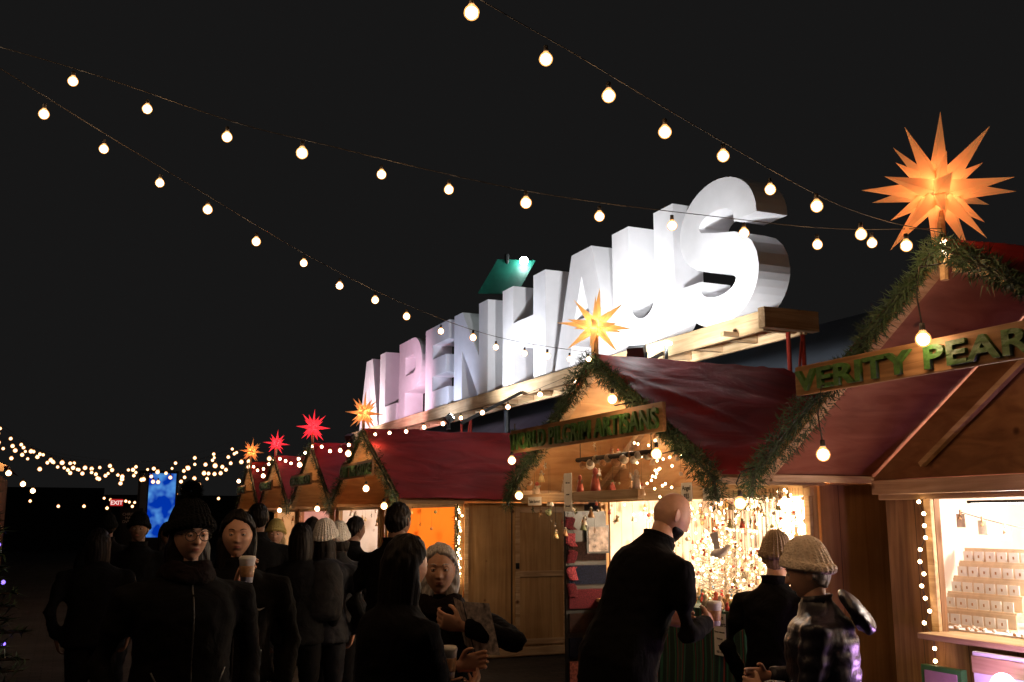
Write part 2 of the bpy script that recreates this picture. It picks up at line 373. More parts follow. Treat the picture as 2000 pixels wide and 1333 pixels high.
    if porch:
        pl=(XW-.40,yc+.25,zp-.50)
        m=MB(); m.sphere(pl,.035,12,8,0); m.tube([V(pl)+V((0,0,.03)),V(pl)+V((0,0,.09))],.02,8,1); m.tube([V(pl)+V((0,0,.09)),(pl[0],yc+.25,zp-.22)],.004,5,1)
        m.obj('porch_lamp',[M['flood'] if seed==12 else M['core'],M['black']],e,True); light('porch_light','POINT',V(pl),porch,pcol,e,.039)
    return e

s0=stall(3.22,1.42,5.7,2.90,1.93,(2.0,4.16,1.02,1.76),M['cream'],'VERITY PEARLS',(2.42,4.10),(2.28,2.43),lightp=95,lcol=(1,.84,.70),seed=11,ngl=2600,front='wdark',inraft=False,porch=0)
s1=stall(6.55,1.52,5.6,2.86,1.93,(5.2,7.9,.95,1.80),M['cream'],'WORLD PILGRIM ARTISANS',(5.38,7.78),(2.20,2.39),lightp=165,lcol=(1,.78,.54),seed=12,ngl=2600,xr=5.25,porch=36,pcol=(1,.66,.36))
s2=stall(13.0,1.65,6.1,2.82,1.90,(11.6,14.4,.95,1.80),M['orange'],'OUT THE GROVE',(12.0,13.55),(2.18,2.38),door=True,lightp=80,lcol=(1,.66,.34),seed=13,ngl=1300,porch=30)
s3=stall(16.1,1.45,5.9,2.85,1.90,(14.9,17.3,.95,1.80),M['cream'],'GINGERBREAD',(15.4,16.9),(2.18,2.36),lightp=50,lcol=(1,.85,.75),seed=14,ngl=800,porch=24)
s4=stall(19.2,1.45,5.9,2.82,1.90,(18,20.4,.95,1.80),M['cream'],'CANDLES',(18.6,19.8),(2.18,2.36),lightp=35,lcol=(1,.55,.55),seed=15,ngl=500,porch=18)
s5=stall(22.1,1.4,5.9,2.85,1.90,(21,23.2,.95,1.80),M['cream'],'GIFTS',(21.6,22.6),(2.18,2.36),lightp=35,lcol=(1,.6,.3),seed=16,ngl=400,porch=18)
m=MB(); m.beam((XW-.03,4.20,1.95),(XW-.03,3.25,2.60),.03,.04,0,up=(1,0,0)); m.box(XW-.12,XW-.05,1.7,4.50,1.79,1.87,1); m.obj('strut',[M['beam'],M['beam']],s0,bevel=.003)
m=MB(); m.box(4.47,4.50,2.6,4.0,1.735,1.75,0); m.box(4.475,4.495,2.62,3.98,1.730,1.7345,1); m.obj('added_fill_strip',[M['black'],emis('added_fill_glow',(1,.93,.84),14)],s0); light('added_fill_light','POINT',(4.50,3.75,1.66),12,(1,.90,.80),s0,.06)  # glowing strip and point lamp added under the header to brighten the displays
m=MB(); m.box(4.20,4.235,2.0,3.80,.05,1.00,0); m.box(4.19,4.199,2.0,3.80,.90,.98,1); m.obj('counter_front',[M['white'],M['beam']],s0,bevel=.003)

# ---------------------------------------------------------------- bulbs
def bulb(mb,p,r=.028,far=False):
    p=V(p); mb.tube([p+V((0,0,r*2.1)),p+V((0,0,r*1.0))],[r*.34,r*.40],8,2)
    mb.sphere(p,r*.78,10,8,0); mb.loft([(p+V((0,0,z*r)),V((q*r,0,0)),V((0,q*r,0))) for z,q in((1.2,.36),(.92,.52),(.6,.82),(.3,.97),(0,1.02),(-.4,.93),(-.75,.66),(-.93,.36),(-1.0,.08))],12,1)
def bulbs_obj(name,pts,r,parent=None,power=0,cord=None):
    mb=MB()
    for p in pts: bulb(mb,p,r)
    if cord: 
        for c in cord: mb.tube(c,.004,5,2)
    o=mb.obj(name,[M['core'],M['shell'],M['wire']],parent,True)
    if power:
        for p in pts: light('bulb_light','POINT',V(p),power,WARM,o,r*.9)
    return o
def hang(p,top): return [V(p)+V((0,0,.06)),V((p[0]-.02,p[1],(p[2]+top)/2)),V((p[0]+.03,p[1]+.02,top-.05)),V((XF,p[1]+.03,top))]
hb=[((3.36,3.17,2.42),2.80),((3.36,3.84,1.96),2.35),((3.40,4.57,1.735),1.96),((3.34,5.32,2.05),2.1),((3.34,5.86,2.45),2.46),((3.40,7.53,1.84),2.1),((3.30,7.45,2.12),2.2)]
bulbs_obj('pendant_bulbs',[p for p,t in hb],.034,None,8,[hang(p,t) for p,t in hb])
hb2=[((3.36,12.0,2.02),2.3),((3.36,12.9,2.5),2.75),((3.40,11.35,1.8),1.95),((3.36,15.9,2.5),2.7),((3.40,14.75,1.8),1.9),((3.36,19.1,2.45),2.7),((3.40,17.6,1.8),1.9),((3.36,22,2.45),2.7)]
bulbs_obj('pendant_bulbs',[p for p,t in hb2],.042,None,8,[hang(p,t) for p,t in hb2])
bulbs_obj('wall_lamp',[(4.80,10.05,2.0)],.040,None,52,[[(4.80,10.05,2.05),(4.80,10.06,2.5),(5.41,10.06,3.28)]])

# ---------------------------------------------------------------- string lights
def strand(name,ctrl,spacing,r,start=0,jit=.03,lp=0,far=False,seed=3):
    rnd=random.Random(seed); ctrl=[V(c) for c in ctrl]; P=[ctrl[0]*2-ctrl[1]]+ctrl+[ctrl[-1]*2-ctrl[-2]]; pts=[]
    for i in range(1,len(P)-2):
        for k in range(16):
            t=k/16; a,b,c,d=P[i-1],P[i],P[i+1],P[i+2]
            pts.append(.5*((2*b)+(c-a)*t+(2*a-5*b+4*c-d)*t*t+(3*b-a-3*c+d)*t**3))
    pts.append(ctrl[-1]); mb=MB(); mb.tube(pts,.0020,5,2)
    acc=start;bp=[]
    for i in range(len(pts)-1):
        L=(pts[i+1]-pts[i]).length
        while acc<L:
            bp.append(pts[i].lerp(pts[i+1],acc/L)); acc+=spacing*rnd.uniform(.86,1.14)
        acc-=L
    for p in bp:
        q=p-V((rnd.uniform(-jit,jit)*.4,rnd.uniform(-jit,jit)*.4,r*2.1+rnd.uniform(0,jit))); bulb(mb,q,r*rnd.uniform(.85,1.06))
    o=mb.obj(name,[M['corefar'],M['shellfar'],M['wire']] if far else [M['core'],M['shell'],M['wire']],None,True)
    if lp:
        for p in bp[::3]: light('bulb_light','POINT',p-V((0,0,.13)),lp,WARM,o,.03)
    return o
strand('string_lights',[(-3.0,2.6,4.7),(-.6,2.8,3.98),(1.1,2.95,3.45),(1.55,2.99,3.32),(2.0,3.04,3.19),(2.72,3.11,2.99),(3.13,3.15,2.93),(3.58,3.2,2.93)],.27,.026,.1,.05,3)
strand('string_lights',[(-3.4,5.1,4.2),(-1.2,4.5,3.72),(-.155,4.20,3.47),(.5,4.02,3.27),(.83,3.94,3.20),(1.73,3.70,3.03),(2.59,3.47,2.955),(3.07,3.34,2.93),(3.58,3.22,2.96)],.315,.023,.1,.03,2.0)
strand('string_lights',[(-3.2,2.3,4.3),(-1.2,3.5,3.6),(-.13,4.2,3.29),(.385,4.52,3.15),(1.11,4.98,2.965),(1.815,5.42,2.85),(2.555,5.89,2.815),(3.58,6.52,2.88)],.30,.022,.2,.03,1.7,seed=5)
strand('string_lights',[(3.6,6.6,2.80),(3.62,8.2,2.72),(3.62,10,2.72),(3.62,11.6,2.74),(3.6,12.9,2.82)],.62,.024,.3,.02,1.5,seed=6)
strand('string_lights',[(3.6,13.1,2.85),(3.6,14.5,2.7),(3.6,16.0,2.88),(3.6,17.6,2.7),(3.6,19.2,2.86),(3.6,20.7,2.7),(3.6,22,2.86)],.6,.03,.1,.02,0,seed=7)
k=0
for (p,q,sag,n) in [((3.6,22,3.0),(-2,27,4.1),.8,.62),((3.6,22,3.0),(-2,31,4.4),.9,.75),((3.6,19.2,3.0),(-2.2,25,3.7),.5,.66),((3.6,25,3.3),(-2,36,4.6),.9,.8),
    ((5,34,4.2),(-2.4,30,4.0),.8,.7),((6,40,4.4),(-3,40,4.6),1.0,.9),((7,46,4.8),(-3,44,5.0),1.0,1.0),((3.6,28,3.1),(-1.8,27,3.5),.5,.7),((3.8,26,3.2),(1.2,40,2.6),.5,.7),((6,44,2.7),(-1.5,40,2.5),.3,1.0)]:
    p=V(p);q=V(q); c=[p.lerp(q,t)-V((0,0,sag*4*t*(1-t))) for t in(0,.25,.5,.75,1)]
    strand('string_lights',c,n,.033+.0007*p.y,.1,.12,0,True,seed=20+k); k+=1

# ---------------------------------------------------------------- big ALPENHAUS sign
S=empty('alpenhaus_sign',(5.5,13,3.44))
def arc(cx,cy,rx,ry,a0,a1,n=14): return [(cx+rx*math.cos(math.radians(a0+(a1-a0)*i/n)),cy+ry*math.sin(math.radians(a0+(a1-a0)*i/n))) for i in range(n+1)]
def glyph(ch,w,h=1.4):
    s=.37
    if ch=='A': return [[(0,0),(w*.33,h),(w*.67,h),(w,0),(w-.40,0),(w-.47,.27),(.47,.27),(.40,0)],[(.55,.56),(w-.55,.56),(w/2,1.08)]]
    if ch=='L': return [[(0,0),(w,0),(w,.33),(s,.33),(s,h),(0,h)]]
    if ch=='P': 
        return [[(0,0),(s,0),(s,.46)]+arc(w-.47,.93,.47,.47,-90,90)+[(0,h)],[(s,.76)]+arc(w-.50,.93,.17,.17,-90,90)+[(s,1.10)]]
    if ch=='E': return [[(0,0),(w,0),(w,.31),(s,.31),(s,.56),(w-.12,.56),(w-.12,.85),(s,.85),(s,1.09),(w,1.09),(w,h),(0,h)]]
    if ch=='N': return [[(0,0),(.35,0),(.35,.80),(w-.35,0),(w,0),(w,h),(w-.35,h),(w-.35,.60),(.35,h),(0,h)]]
    if ch=='H': return [[(0,0),(s,0),(s,.54),(w-s,.54),(w-s,0),(w,0),(w,h),(w-s,h),(w-s,.87),(s,.87),(s,h),(0,h)]]
    if ch=='U': return [[(0,h),(0,.55)]+arc(w/2,.55,w/2,.55,180,360,24)+[(w,h),(w-s,h),(w-s,.55)]+arc(w/2,.55,w/2-s,.24,360,180,16)+[(s,h)]]
    if ch=='S':
        cx=w/2; q=.34
        outer_top=[(w,.93)]+arc(cx,.95,cx,.46,0,180,22)
        left_in=[(0.02,.86),(0.07,.76),(.16,.67),(.30,.59),(.52,.52),(w-q-.06,.45),(w-q,.39)]
        low_in=arc(cx,.39,cx-q,.12,-4,-176,12)
        low_term=[(q,.47),(0,.47)]
        outer_bot=arc(cx,.44,cx,.455,180,360,22)
        right_in=[(w-.02,.56),(w-.08,.67),(w-.18,.76),(w-.34,.83),(.62,.89),(q+.04,.95),(q,1.0)]
        top_in=arc(cx,1.0,cx-q,.11,176,4,12)
        return [outer_top+left_in+low_in+low_term+outer_bot[1:]+right_in+top_in+[(w-q,.93)]]
RX=Matrix(((0,0,-1),(-1,0,0),(0,1,0))).to_4x4()
for i,(ch,y,wd) in enumerate([('A',20.3,1.35),('L',18.85,1.1),('P',17.6,1.3),('E',16.1,1.15),('N',14.7,1.4),('H',12.75,1.4),('A',11.1,1.5),('U',9.6,1.26),('S',8.23,1.24)]):
    cu=bpy.data.curves.new('letter_'+ch,'CURVE'); cu.dimensions='2D'; cu.fill_mode='BOTH'; cu.extrude=.175; cu.bevel_depth=0
    for poly in glyph(ch,wd):
        sp=cu.splines.new('POLY'); sp.points.add(len(poly)-1); sp.use_smooth=False
        for j,(a,b) in enumerate(poly): sp.points[j].co=(a,b,0,1)
        sp.use_cyclic_u=True
    cu.materials.append(M['white']); o=bpy.data.objects.new('letter_'+ch.lower()+'_%d'%i,cu); sc.collection.objects.link(o)
    o.matrix_world=Matrix.Translation((5.68,y,3.455))@RX
    o.parent=S; o.matrix_parent_inverse=Matrix.Translation(-S.location)
m=MB()
m.box(5.42,5.46,6.86,20.6,3.26,3.44,0); m.box(5.86,5.90,6.86,20.6,3.26,3.44,0)
y=6.95
while y<20.6: m.box(5.465,5.855,y,y+.05,3.28,3.43,1); y+=.55
m.box(5.36,5.95,6.76,6.85,3.27,3.45,1); m.box(5.25,5.415,7.2,7.25,3.26,3.3,1)
m.obj('timber_platform',[M['beam'],M['beamx']],S,bevel=.004)
m=MB()
for y in(6.90,10.2,14.9,20.2):
    m.tube([(5.72,y,0),(5.72,y,3.27)],.020,8); m.tube([(5.88,y,0),(5.88,y,3.27)],.020,8); m.tube([(5.73,y,2.3),(5.86,y,3.2)],.012,8)
m.obj('support_posts',[M['post']],S,True)
def flood(loc,aim,power,col,angle=95,spill=0,ms=.05):
    e=empty('floodlight',loc); l=V(loc); d=(V(aim)-l).normalized(); a=d.cross(V((0,0,1))).normalized(); b=a.cross(d)
    m=MB(); m.beam(l-d*.10,l-d*.012,.14,.11,0); m.beam(l-d*.010,l-d*.004,.11,.08,1)
    for s in(-1,1): m.beam(l-d*.06+a*.078*s,l-d*.06+a*.078*s-V((0,0,.13)),.012,.02,0)
    m.beam(l-d*.06-a*.085-V((0,0,.135)),l-d*.06+a*.085-V((0,0,.135)),.03,.012,0)
    m.obj('flood_housing',[M['black'],M['flood']],e); light('flood_beam','SPOT',l+d*.01,power,col,e,ms,aim,angle,.8)
    if spill: light('flood_spill','POINT',l+V((-.05,-.12,.16)),spill,col,e,.05)
flood((4.25,7.0,3.02),(5.5,8.1,3.8),250,(.95,.98,1),110,14)
def arm(y): 
    m=MB(); m.beam((5.41,y,3.30),(4.56,y,2.86),.03,.04,0); m.obj('flood_arm',[M['black']],S)
arm(8.45); flood((4.55,8.45,3.0),(5.5,9.5,3.75),330,(.97,.98,1),120)
arm(11.9); flood((4.55,12.2,2.98),(5.5,12.0,3.8),230,(.88,.92,1),120)
flood((4.2,15.9,2.98),(5.5,16.7,3.8),240,(1,.58,.78),90,2)
flood((4.5,14.4,2.92),(5.5,14.6,3.8),110,(.66,.74,1),100)
flood((4.2,18.9,2.98),(5.5,19.4,3.6),300,(1,.76,.82),110,3)
m=MB(); m.tube([(4.42,6.85,2.9),(4.42,6.85,3.04)],.015,10,0); m.sphere((4.42,6.83,3.07),.03,10,8,1,(1.4,1,.6)); m.obj('work_light',[M['black'],M['flood']],s1,True)

e=empty('marquee_tent',(9,14,0)); m=MB()
y0,y1=5.0,30
m.add([(6.4,y0,2.35),(9,y0,4.2),(11.6,y0,2.35),(6.4,y1,2.35),(9,y1,4.2),(11.6,y1,2.35)],[(0,3,4,1),(1,4,5,2),(0,1,2),(3,5,4)],0)
m.add([(6.45,y0+.02,0),(6.45,y1-.02,0),(6.45,y1-.02,2.33),(6.45,y0+.02,2.33)],[(0,3,2,1)],0)
m.add([(6.45,y0+.02,0),(11.5,y0+.02,0),(11.5,y0+.02,2.33),(6.45,y0+.02,2.33)],[(0,1,2,3)],0)
m.obj('tent_canvas',[M['tent']],e)
e=empty('street_lamp',(6.25,14.3,0)); c=V((6.25,14.3,5.5)); Rr=V((.9143,-.4051,0)); Ff=V((.4051,.9143,0))
m=MB(); e1=Rr*.31+V((0,0,.62))+Ff*.25; e2=Rr*.62-V((0,0,.02)); o0=c-e1*.5-e2*.5
n_=e1.cross(e2).normalized()*.02
m.add([o0,o0+e2,o0+e2+e1,o0+e1,o0+n_,o0+e2+n_,o0+e2+e1+n_,o0+e1+n_],[(0,1,2,3),(7,6,5,4),(0,4,5,1),(1,5,6,2),(2,6,7,3),(3,7,4,0)],0)
m.tube([(6.3,14.42,0),(6.3,14.42,5.9)],[.06,.04],10,1); m.sphere(c+e1*.42+e2*.15+V((0,-.12,.0)),.07,12,8,2)
m.obj('lamp_parts',[M['tealp'],M['black'],M['flood']],e); light('lamp_light','POINT',c+e1*.3+V((-.05,-.45,.0)),2,(.7,1,.95),e,.06)

# ---------------------------------------------------------------- goods
def mini(name,pts,r,mat,parent=None):
    mb=MB()
    for p in pts: mb.sphere(p,r,6,4,0)
    return mb.obj(name,[mat],parent,True)
rnd=random.Random(5)
pts=[];wl=MB()
for i in range(24):
    z=.25+i*.065; pts.append((XW-.07+rnd.uniform(-.01,.01),4.19+rnd.uniform(-.03,.03),z))
wl.tube(pts,.003,4); wl.obj('light_cord',[M['wire']],s0); mini('fairy_lights',pts,.011,M['mini'],s0)
pts=[]
for i in range(170): pts.append((XW-.10+rnd.uniform(-.03,.05),5.20+abs(rnd.gauss(0,.14)),rnd.uniform(.6,1.84)))
for i in range(110): pts.append((XW-.05+rnd.uniform(0,.5),rnd.uniform(5.3,7.7),1.78-abs(rnd.gauss(0,.22))))
for i in range(70): pts.append((XW-.18+rnd.uniform(0,.05),5.45+rnd.gauss(0,.05),rnd.uniform(.25,.95)))
for i in range(46): pts.append((3.9+rnd.uniform(-.03,.03),6.2+rnd.gauss(0,.18),rnd.uniform(1.6,2.4)))
mini('fairy_lights',pts,.009,M['mini'],s1)
cols=[(.42,.08,.05),(.30,.26,.20),(.62,.48,.22),(.20,.22,.10),(.74,.68,.58),(.55,.42,.30),(.40,.22,.10),(.68,.60,.48)]
OM=[plain('ornament_%d'%i,c,.45,.25,60) for i,c in enumerate(cols)]
def ornaments(parent,region,n,seed=1,name='hanging_ornaments',rs=(.012,.03)):
    r=random.Random(seed); mb=MB()
    for i in range(n):
        x=r.uniform(*region[0]);y=r.uniform(*region[1]);zt=region[2][1];z=zt-r.random()**1.3*(zt-region[2][0])
        mb.tube([(x,y,zt),(x,y,z)],.0012,3,8)
        c=r.randrange(8); s=r.uniform(*rs); ty=r.random()
        if ty<.2: mb.sphere((x,y,z),s*.7,8,6,c)
        elif ty<.65:
            mb.loft([((x,y,z-s*2.2+q*s),V((w_*s,0,0)),V((0,w_*s,0))) for q,w_ in((0,.9),(.7,.7),(1.5,.45),(2.0,.25))],8,c); mb.sphere((x,y,z+s*.1),s*.42,6,5,(c+3)%8); mb.add([(x+.004,y-s*1.6,z-s*.2),(x+.004,y+s*1.6,z-s*.2),(x+.004,y,z-s*1.2)],[(0,1,2)],4)
        else:
            for k in range(5):
                a=2*math.pi*k/5; mb.add([(x,y+math.cos(a-.5)*s*.45,z+math.sin(a-.5)*s*.45),(x,y+math.cos(a)*s*1.3,z+math.sin(a)*s*1.3),(x,y+math.cos(a+.5)*s*.45,z+math.sin(a+.5)*s*.45),(x-.006,y,z)],[(0,1,3),(1,2,3),(0,3,2)],c)
    mb.obj(name,OM+[M['wire']],parent,True)
ornaments(s1,((4.35,5.3),(5.3,7.8),(1.25,1.80)),170,seed=2)
ornaments(s1,((3.70,3.76),(6.5,7.75),(1.55,1.79)),26,seed=3,rs=(.015,.032))
ornaments(s1,((3.66,3.72),(7.5,8.0),(1.65,2.1)),12,seed=8,rs=(.03,.05))
ornaments(s1,((5.3,5.5),(5.3,7.8),(.9,1.80)),140,seed=4)
ornaments(s1,((4.2,4.36),(5.15,5.9),(.9,1.85)),90,seed=31,rs=(.01,.026))
ornaments(s1,((3.9,4.2),(5.9,7.4),(1.9,2.25)),26,seed=33,rs=(.015,.035))
m=MB(); m.tube([(3.85,6.15,2.13),(3.85,7.35,2.13)],.02,8,0)
for i in range(18): m.sphere((3.85+rnd.uniform(-.03,.03),6.15+i*.068,2.10+rnd.uniform(-.02,.03)),rnd.uniform(.025,.04),8,6,rnd.randrange(1,4))
m.tube([(3.85,6.2,2.13),(3.85,6.2,2.6)],.004,4,0); m.tube([(3.85,7.3,2.13),(3.85,7.3,2.4)],.004,4,0)
m.obj('ornament_rail',[M['wire'],OM[4],OM[6],OM[1]],s1,True)
m=MB(); m.box(XF+.04,XF+.09,6.05,8.02,1.79,1.86,0); m.obj('tie_beam',[M['beam']],s1,bevel=.004)
m=MB()
for y in(6.1,6.7,6.95,7.2):
    h=rnd.uniform(.13,.18); m.loft([((3.66,y,1.86+h*z),V((q*h,0,0)),V((0,q*h,0))) for z,q in((0,.22),(.3,.2),(.6,.12),(.7,.08),(.8,.13),(.93,.1),(1,.02))],10,rnd.randrange(3)); m.add([(3.66,y-.06,1.86+h*.7),(3.66,y+.06,1.86+h*.7),(3.66,y,1.86+h*.25)],[(0,1,2)],1)
m.obj('angel_figurines',[OM[6],OM[5],OM[0]],s1,True)
m=MB(); e=empty('display_rack',(4.2,7.85,0))
m.box(3.96,4.36,7.80,7.83,0,1.72,0)
for i in range(6):
    z=.30+i*.2; m.box(3.98,4.34,7.775,7.797,z,z+.16,1+(i%3))
for i in range(5):
    z=1.0+.14*i; m.loft([((3.99+rnd.uniform(-.02,.03),7.76,z+q),V((.045*a,0,0)),V((0,.012,0))) for q,a in((0,.9),(.03,1),(.09,1),(.11,.9))],8,4 if i%2 else 1)
    m.tube([(3.96,7.76,z+.1),(3.99,7.76,z+.25),(4.02,7.76,z+.1)],.003,4,0)
m.box(4.15,4.37,7.765,7.775,1.36,1.60,0); m.box(4.165,4.355,7.76,7.764,1.375,1.585,5)
m.obj('rack_parts',[M['black'],plain('woven_red',(.05,.008,.012),.9,.7,80,spec=.1),plain('woven_navy',(.006,.008,.018),.9,.7,90,spec=.1),plain('woven_brown',(.014,.007,.006),.9,.7,70,spec=.1),plain('woven_bag',(.16,.03,.04),.9,.7,90,spec=.1),plain('picture_print',(.22,.18,.16),.6,.9,22)],e)
m=MB(); e=empty('textile_banner',(4.1,7.7,.3)); m.box(3.94,4.14,7.70,7.706,.10,.48,0); m.obj('banner_cloth',[plain('woven_pink',(.28,.10,.08),.9,.6,50)],e)
e=empty('market_table',(4.4,6.2,0)); m=MB()
m.box(4.06,4.9,5.45,6.95,1.0,1.04,1)
N=60; vs=[]
for i in range(N+1):
    t=i/N*2.39; 
    if t<1.52: x,y,nx,ny=4.05,6.96-t,-1,0
    else: x,y,nx,ny=4.05+(t-1.52),5.44,0,-1
    a=.014*math.sin(i*1.3)+.01*math.sin(i*.7)
    vs+= [(x,y,1.045),(x+nx*a*.6,y+ny*a*.6,.7),(x+nx*(a+.02),y+ny*(a+.02),.12)]
fs=[]
for i in range(N):
    for j in range(2): a=i*3+j; fs.append((a,a+1,a+4,a+3))
m.add(vs,fs,0); m.box(4.05,4.92,5.44,6.96,1.041,1.047,0)
for x in(4.12,4.84):
    for y in(5.52,6.88): m.box(x-.02,x+.02,y-.02,y+.02,0,1.0,1)
m.obj('table_parts',[M['stripe'],M['beam']],e)
m=MB()
GM=OM+[plain('goods_blue',(.05,.16,.32),.5,.3,60),plain('goods_red',(.5,.05,.04),.5,.3,60)]
for i in range(150):
    x=rnd.uniform(4.08,4.88);y=rnd.uniform(5.47,6.93);s=rnd.uniform(.015,.035); c=rnd.randrange(10)
    if rnd.random()<.5: m.loft([((x,y,1.047+s*z),V((q*s,0,0)),V((0,q*s,0))) for z,q in((0,.6),(.5,.9),(1.2,.7),(1.8,.35),(2.2,.5),(2.6,.3),(2.8,.05))],8,c)
    else: m.sphere((x,y,1.047+s*.7),s,8,6,c,(1.3,1,.7))
m.obj('small_goods',GM,e,True)
def minitree(x,y,z,h,seed,twig=M['paper']):
    r=random.Random(seed); e=empty('tabletop_christmas_tree',(x,y,z)); m=MB(); L=[]
    m.tube([(x,y,z),(x,y,z+h)],[.014,.004],6,0); m.loft([((x,y,z+a),V((b,0,0)),V((0,b,0))) for a,b in((0,.05),(.05,.055),(.06,.03))],10,2)
    for i in range(56):
        t=.12+.85*i/56; a=i*2.4; Lr=(1-t)*h*.5+.03; d=V((math.cos(a),math.sin(a),.35)); p=V((x,y,z+h*t)); q=p+d*Lr
        m.tube([p,p+d*Lr*.5-V((0,0,.01)),q],[.004,.003,.0015],4,0)
        for k in range(18):
            s=p.lerp(q,r.uniform(.2,1)); dd=V((r.uniform(-1,1),r.uniform(-1,1),r.uniform(-.4,.8))).normalized()*.035
            w_=dd.cross(V((0,0,1))).normalized()*.004; m.add([s-w_,s+w_,s+dd],[(0,1,2)],0)
        if i%3==0: m.sphere(q-V((0,0,.015)),.011,6,5,1)
        L.append(p.lerp(q,r.uniform(.4,1)))
    m.obj('tree_branches',[twig,OM[0],OM[6]],e); mini('tree_lights',L,.008,M['mini'],e)
minitree(4.35,6.05,1.047,.60,1); minitree(4.6,6.6,1.047,.5,2); minitree(4.3,5.6,1.047,.42,3)
m=MB(); c=V((4.12,5.78,1.42)); m.loft([(c+V((0,-d,z)),V((r_,0,0)),V((0,0,r_))) for d,z,r_ in((-.12,-.02,.003),(-.08,0,.022),(0,0,.036),(.06,.02,.026),(.09,.045,.018),(.12,.05,.003))],10,0)
m.add([c+V((0,0,.02)),c+V((-.01,.05,.02)),c+V((-.03,.08,.13)),c+V((-.02,.0,.15))],[(0,1,2,3)],0); m.tube([c,c+V((0,0,.4))],.0015,3,0); m.obj('bird_ornament',[M['white']],s1,True)
def label(name,c,w_,h_,lines,size,parent=None,rz=0):
    e=empty(name,c); m=MB(); x,y,z=c
    m.box(x,x+.003,y-w_/2,y+w_/2,z-h_/2,z+h_/2,0); m.obj('card',[M['paper']],e)
    n=len(lines)
    for i,(s,q) in enumerate(lines):
        text(None,s,(x-.002,y,z+h_/2-(i+.9)*h_/(n+.3)),size*q,M['ink'],e,.0004,0.0006,align='CENTER')
label('price_card',(4.02,5.68,.90),.13,.27,[('Table',1),('Runners',1),('Choose a favourite',.36),('Handmade',.36),('cotton',.36),('$25 - $45',.45)],.042)
label('price_card',(3.63,7.72,1.80),.26,.07,[('Table Runners',1)],.038)
label('price_card',(3.62,5.42,1.82),.12,.12,[('Angel',1),('$55',1)],.042)
label('price_card',(3.62,5.15,1.80),.18,.08,[('Ornaments',1),('assorted',.8)],.030)
label('price_card',(3.63,7.1,1.86),.13,.30,[('Gifts from',.7),('around',.7),('the world',.7)],.026)
e=empty('jewellery_display',(4.7,4.1,1.05)); m=MB()
for i in range(5):
    x=4.60+i*.055; z=1.06+i*.085; m.box(x,x+.05,3.90,4.40,z,z+.012,0); m.box(x+.048,x+.055,3.90,4.40,z,z+.085,0)
    for k in range(6): m.box(x+.015,x+.020,3.93+k*.078,3.992+k*.078,z+.012,z+.066,1); m.box(x+.012,x+.0145,3.957+k*.078,3.966+k*.078,z+.03,z+.045,3)
m.box(4.5,5.1,2.6,4.45,1.052,1.060,2)
for k in range(60): m.sphere((4.48+rnd.random()*.08,2.7+rnd.random()*1.5,1.069),.009,6,5,1+rnd.randrange(3))
m.box(4.9,4.93,3.3,3.9,1.06,1.35,0); m.box(4.895,4.899,3.33,3.87,1.09,1.32,1)
for k in range(9): m.tube([(4.89,3.37+k*.055,1.31),(4.885,3.38+k*.055,1.18)],.003,4,3)
m.obj('shelf_steps',[plain('pale_pine',(.72,.56,.38),.6,.1,20),M['paper'],M['white'],OM[6]],e)
e=empty('gift_tag_line',(4.55,3.5,1.7)); m=MB(); P=[]
for i in range(13):
    t=i/12; P.append((4.55,4.12-t*1.7,1.69-.12*4*t*(1-t)))
m.tube(P,.002,4,0)
for p in P: x,y,z=p; m.box(x-.002,x+.002,y-.03,y+.03,z-.085,z-.01,1); m.sphere((x-.006,y,z-.035),.008,6,5,2); m.box(x-.006,x+.006,y-.004,y+.004,z-.02,z+.012,2)
m.obj('tags',[M['wire'],plain('kraft_card',(.62,.50,.38),.8,.2,30),OM[6]],e)
m=MB(); m.box(4.18,4.22,3.86,4.12,.35,.90,0); m.box(4.175,4.179,3.885,4.095,.375,.875,1); e=empty('green_frame',(4.2,4,.2)); m.obj('frame',[plain('green_trim',(.06,.2,.05),.5),plain('chalk_pink',(.5,.3,.34),.8)],e)
e=empty('violet_lamp',(4.05,3.54,.93)); m=MB(); m.sphere((4.05,3.50,.89),.055,14,10,0); m.tube([(4.05,3.50,0),(4.05,3.50,.84)],.012,6,1); m.obj('lamp',[emis('violet_glow',(.9,.7,1),9),M['black']],e); light('violet_light','POINT',(4.0,3.50,.89),14,(.78,.38,1),e,.07)
for st,yc,sd,no in((s2,13,21,10),(s3,16.1,22,40),(s4,19.2,23,30),(s5,22.1,24,30)):
    ornaments(st,((4.45,5.6),(yc-.2,yc+1.1),(1.4,1.8)),no,seed=sd,rs=(.02,.045)); r=random.Random(sd); m=MB()
    for i in range(30): 
        y=yc+r.uniform(-1.2,1.2); x=XW+r.uniform(-.12,.2); s=r.uniform(.02,.045); m.sphere((x,y,.98+s),s,8,6,r.randrange(8),(1,1,1.3))
    m.obj('counter_goods',OM,st,True)
pts=[];r=random.Random(2)
for i in range(26): pts.append((XW-.04+r.uniform(-.03,.03),11.42+r.uniform(-.05,.05),.9+i*.036))
mini('fairy_lights',pts,.014,M['mini'],s2); garland('pine_garland',[[(XW-.05,11.45,1.85),(XW-.06,11.42,1.3),(XW-.05,11.45,.8)]],.05,700,None,44)

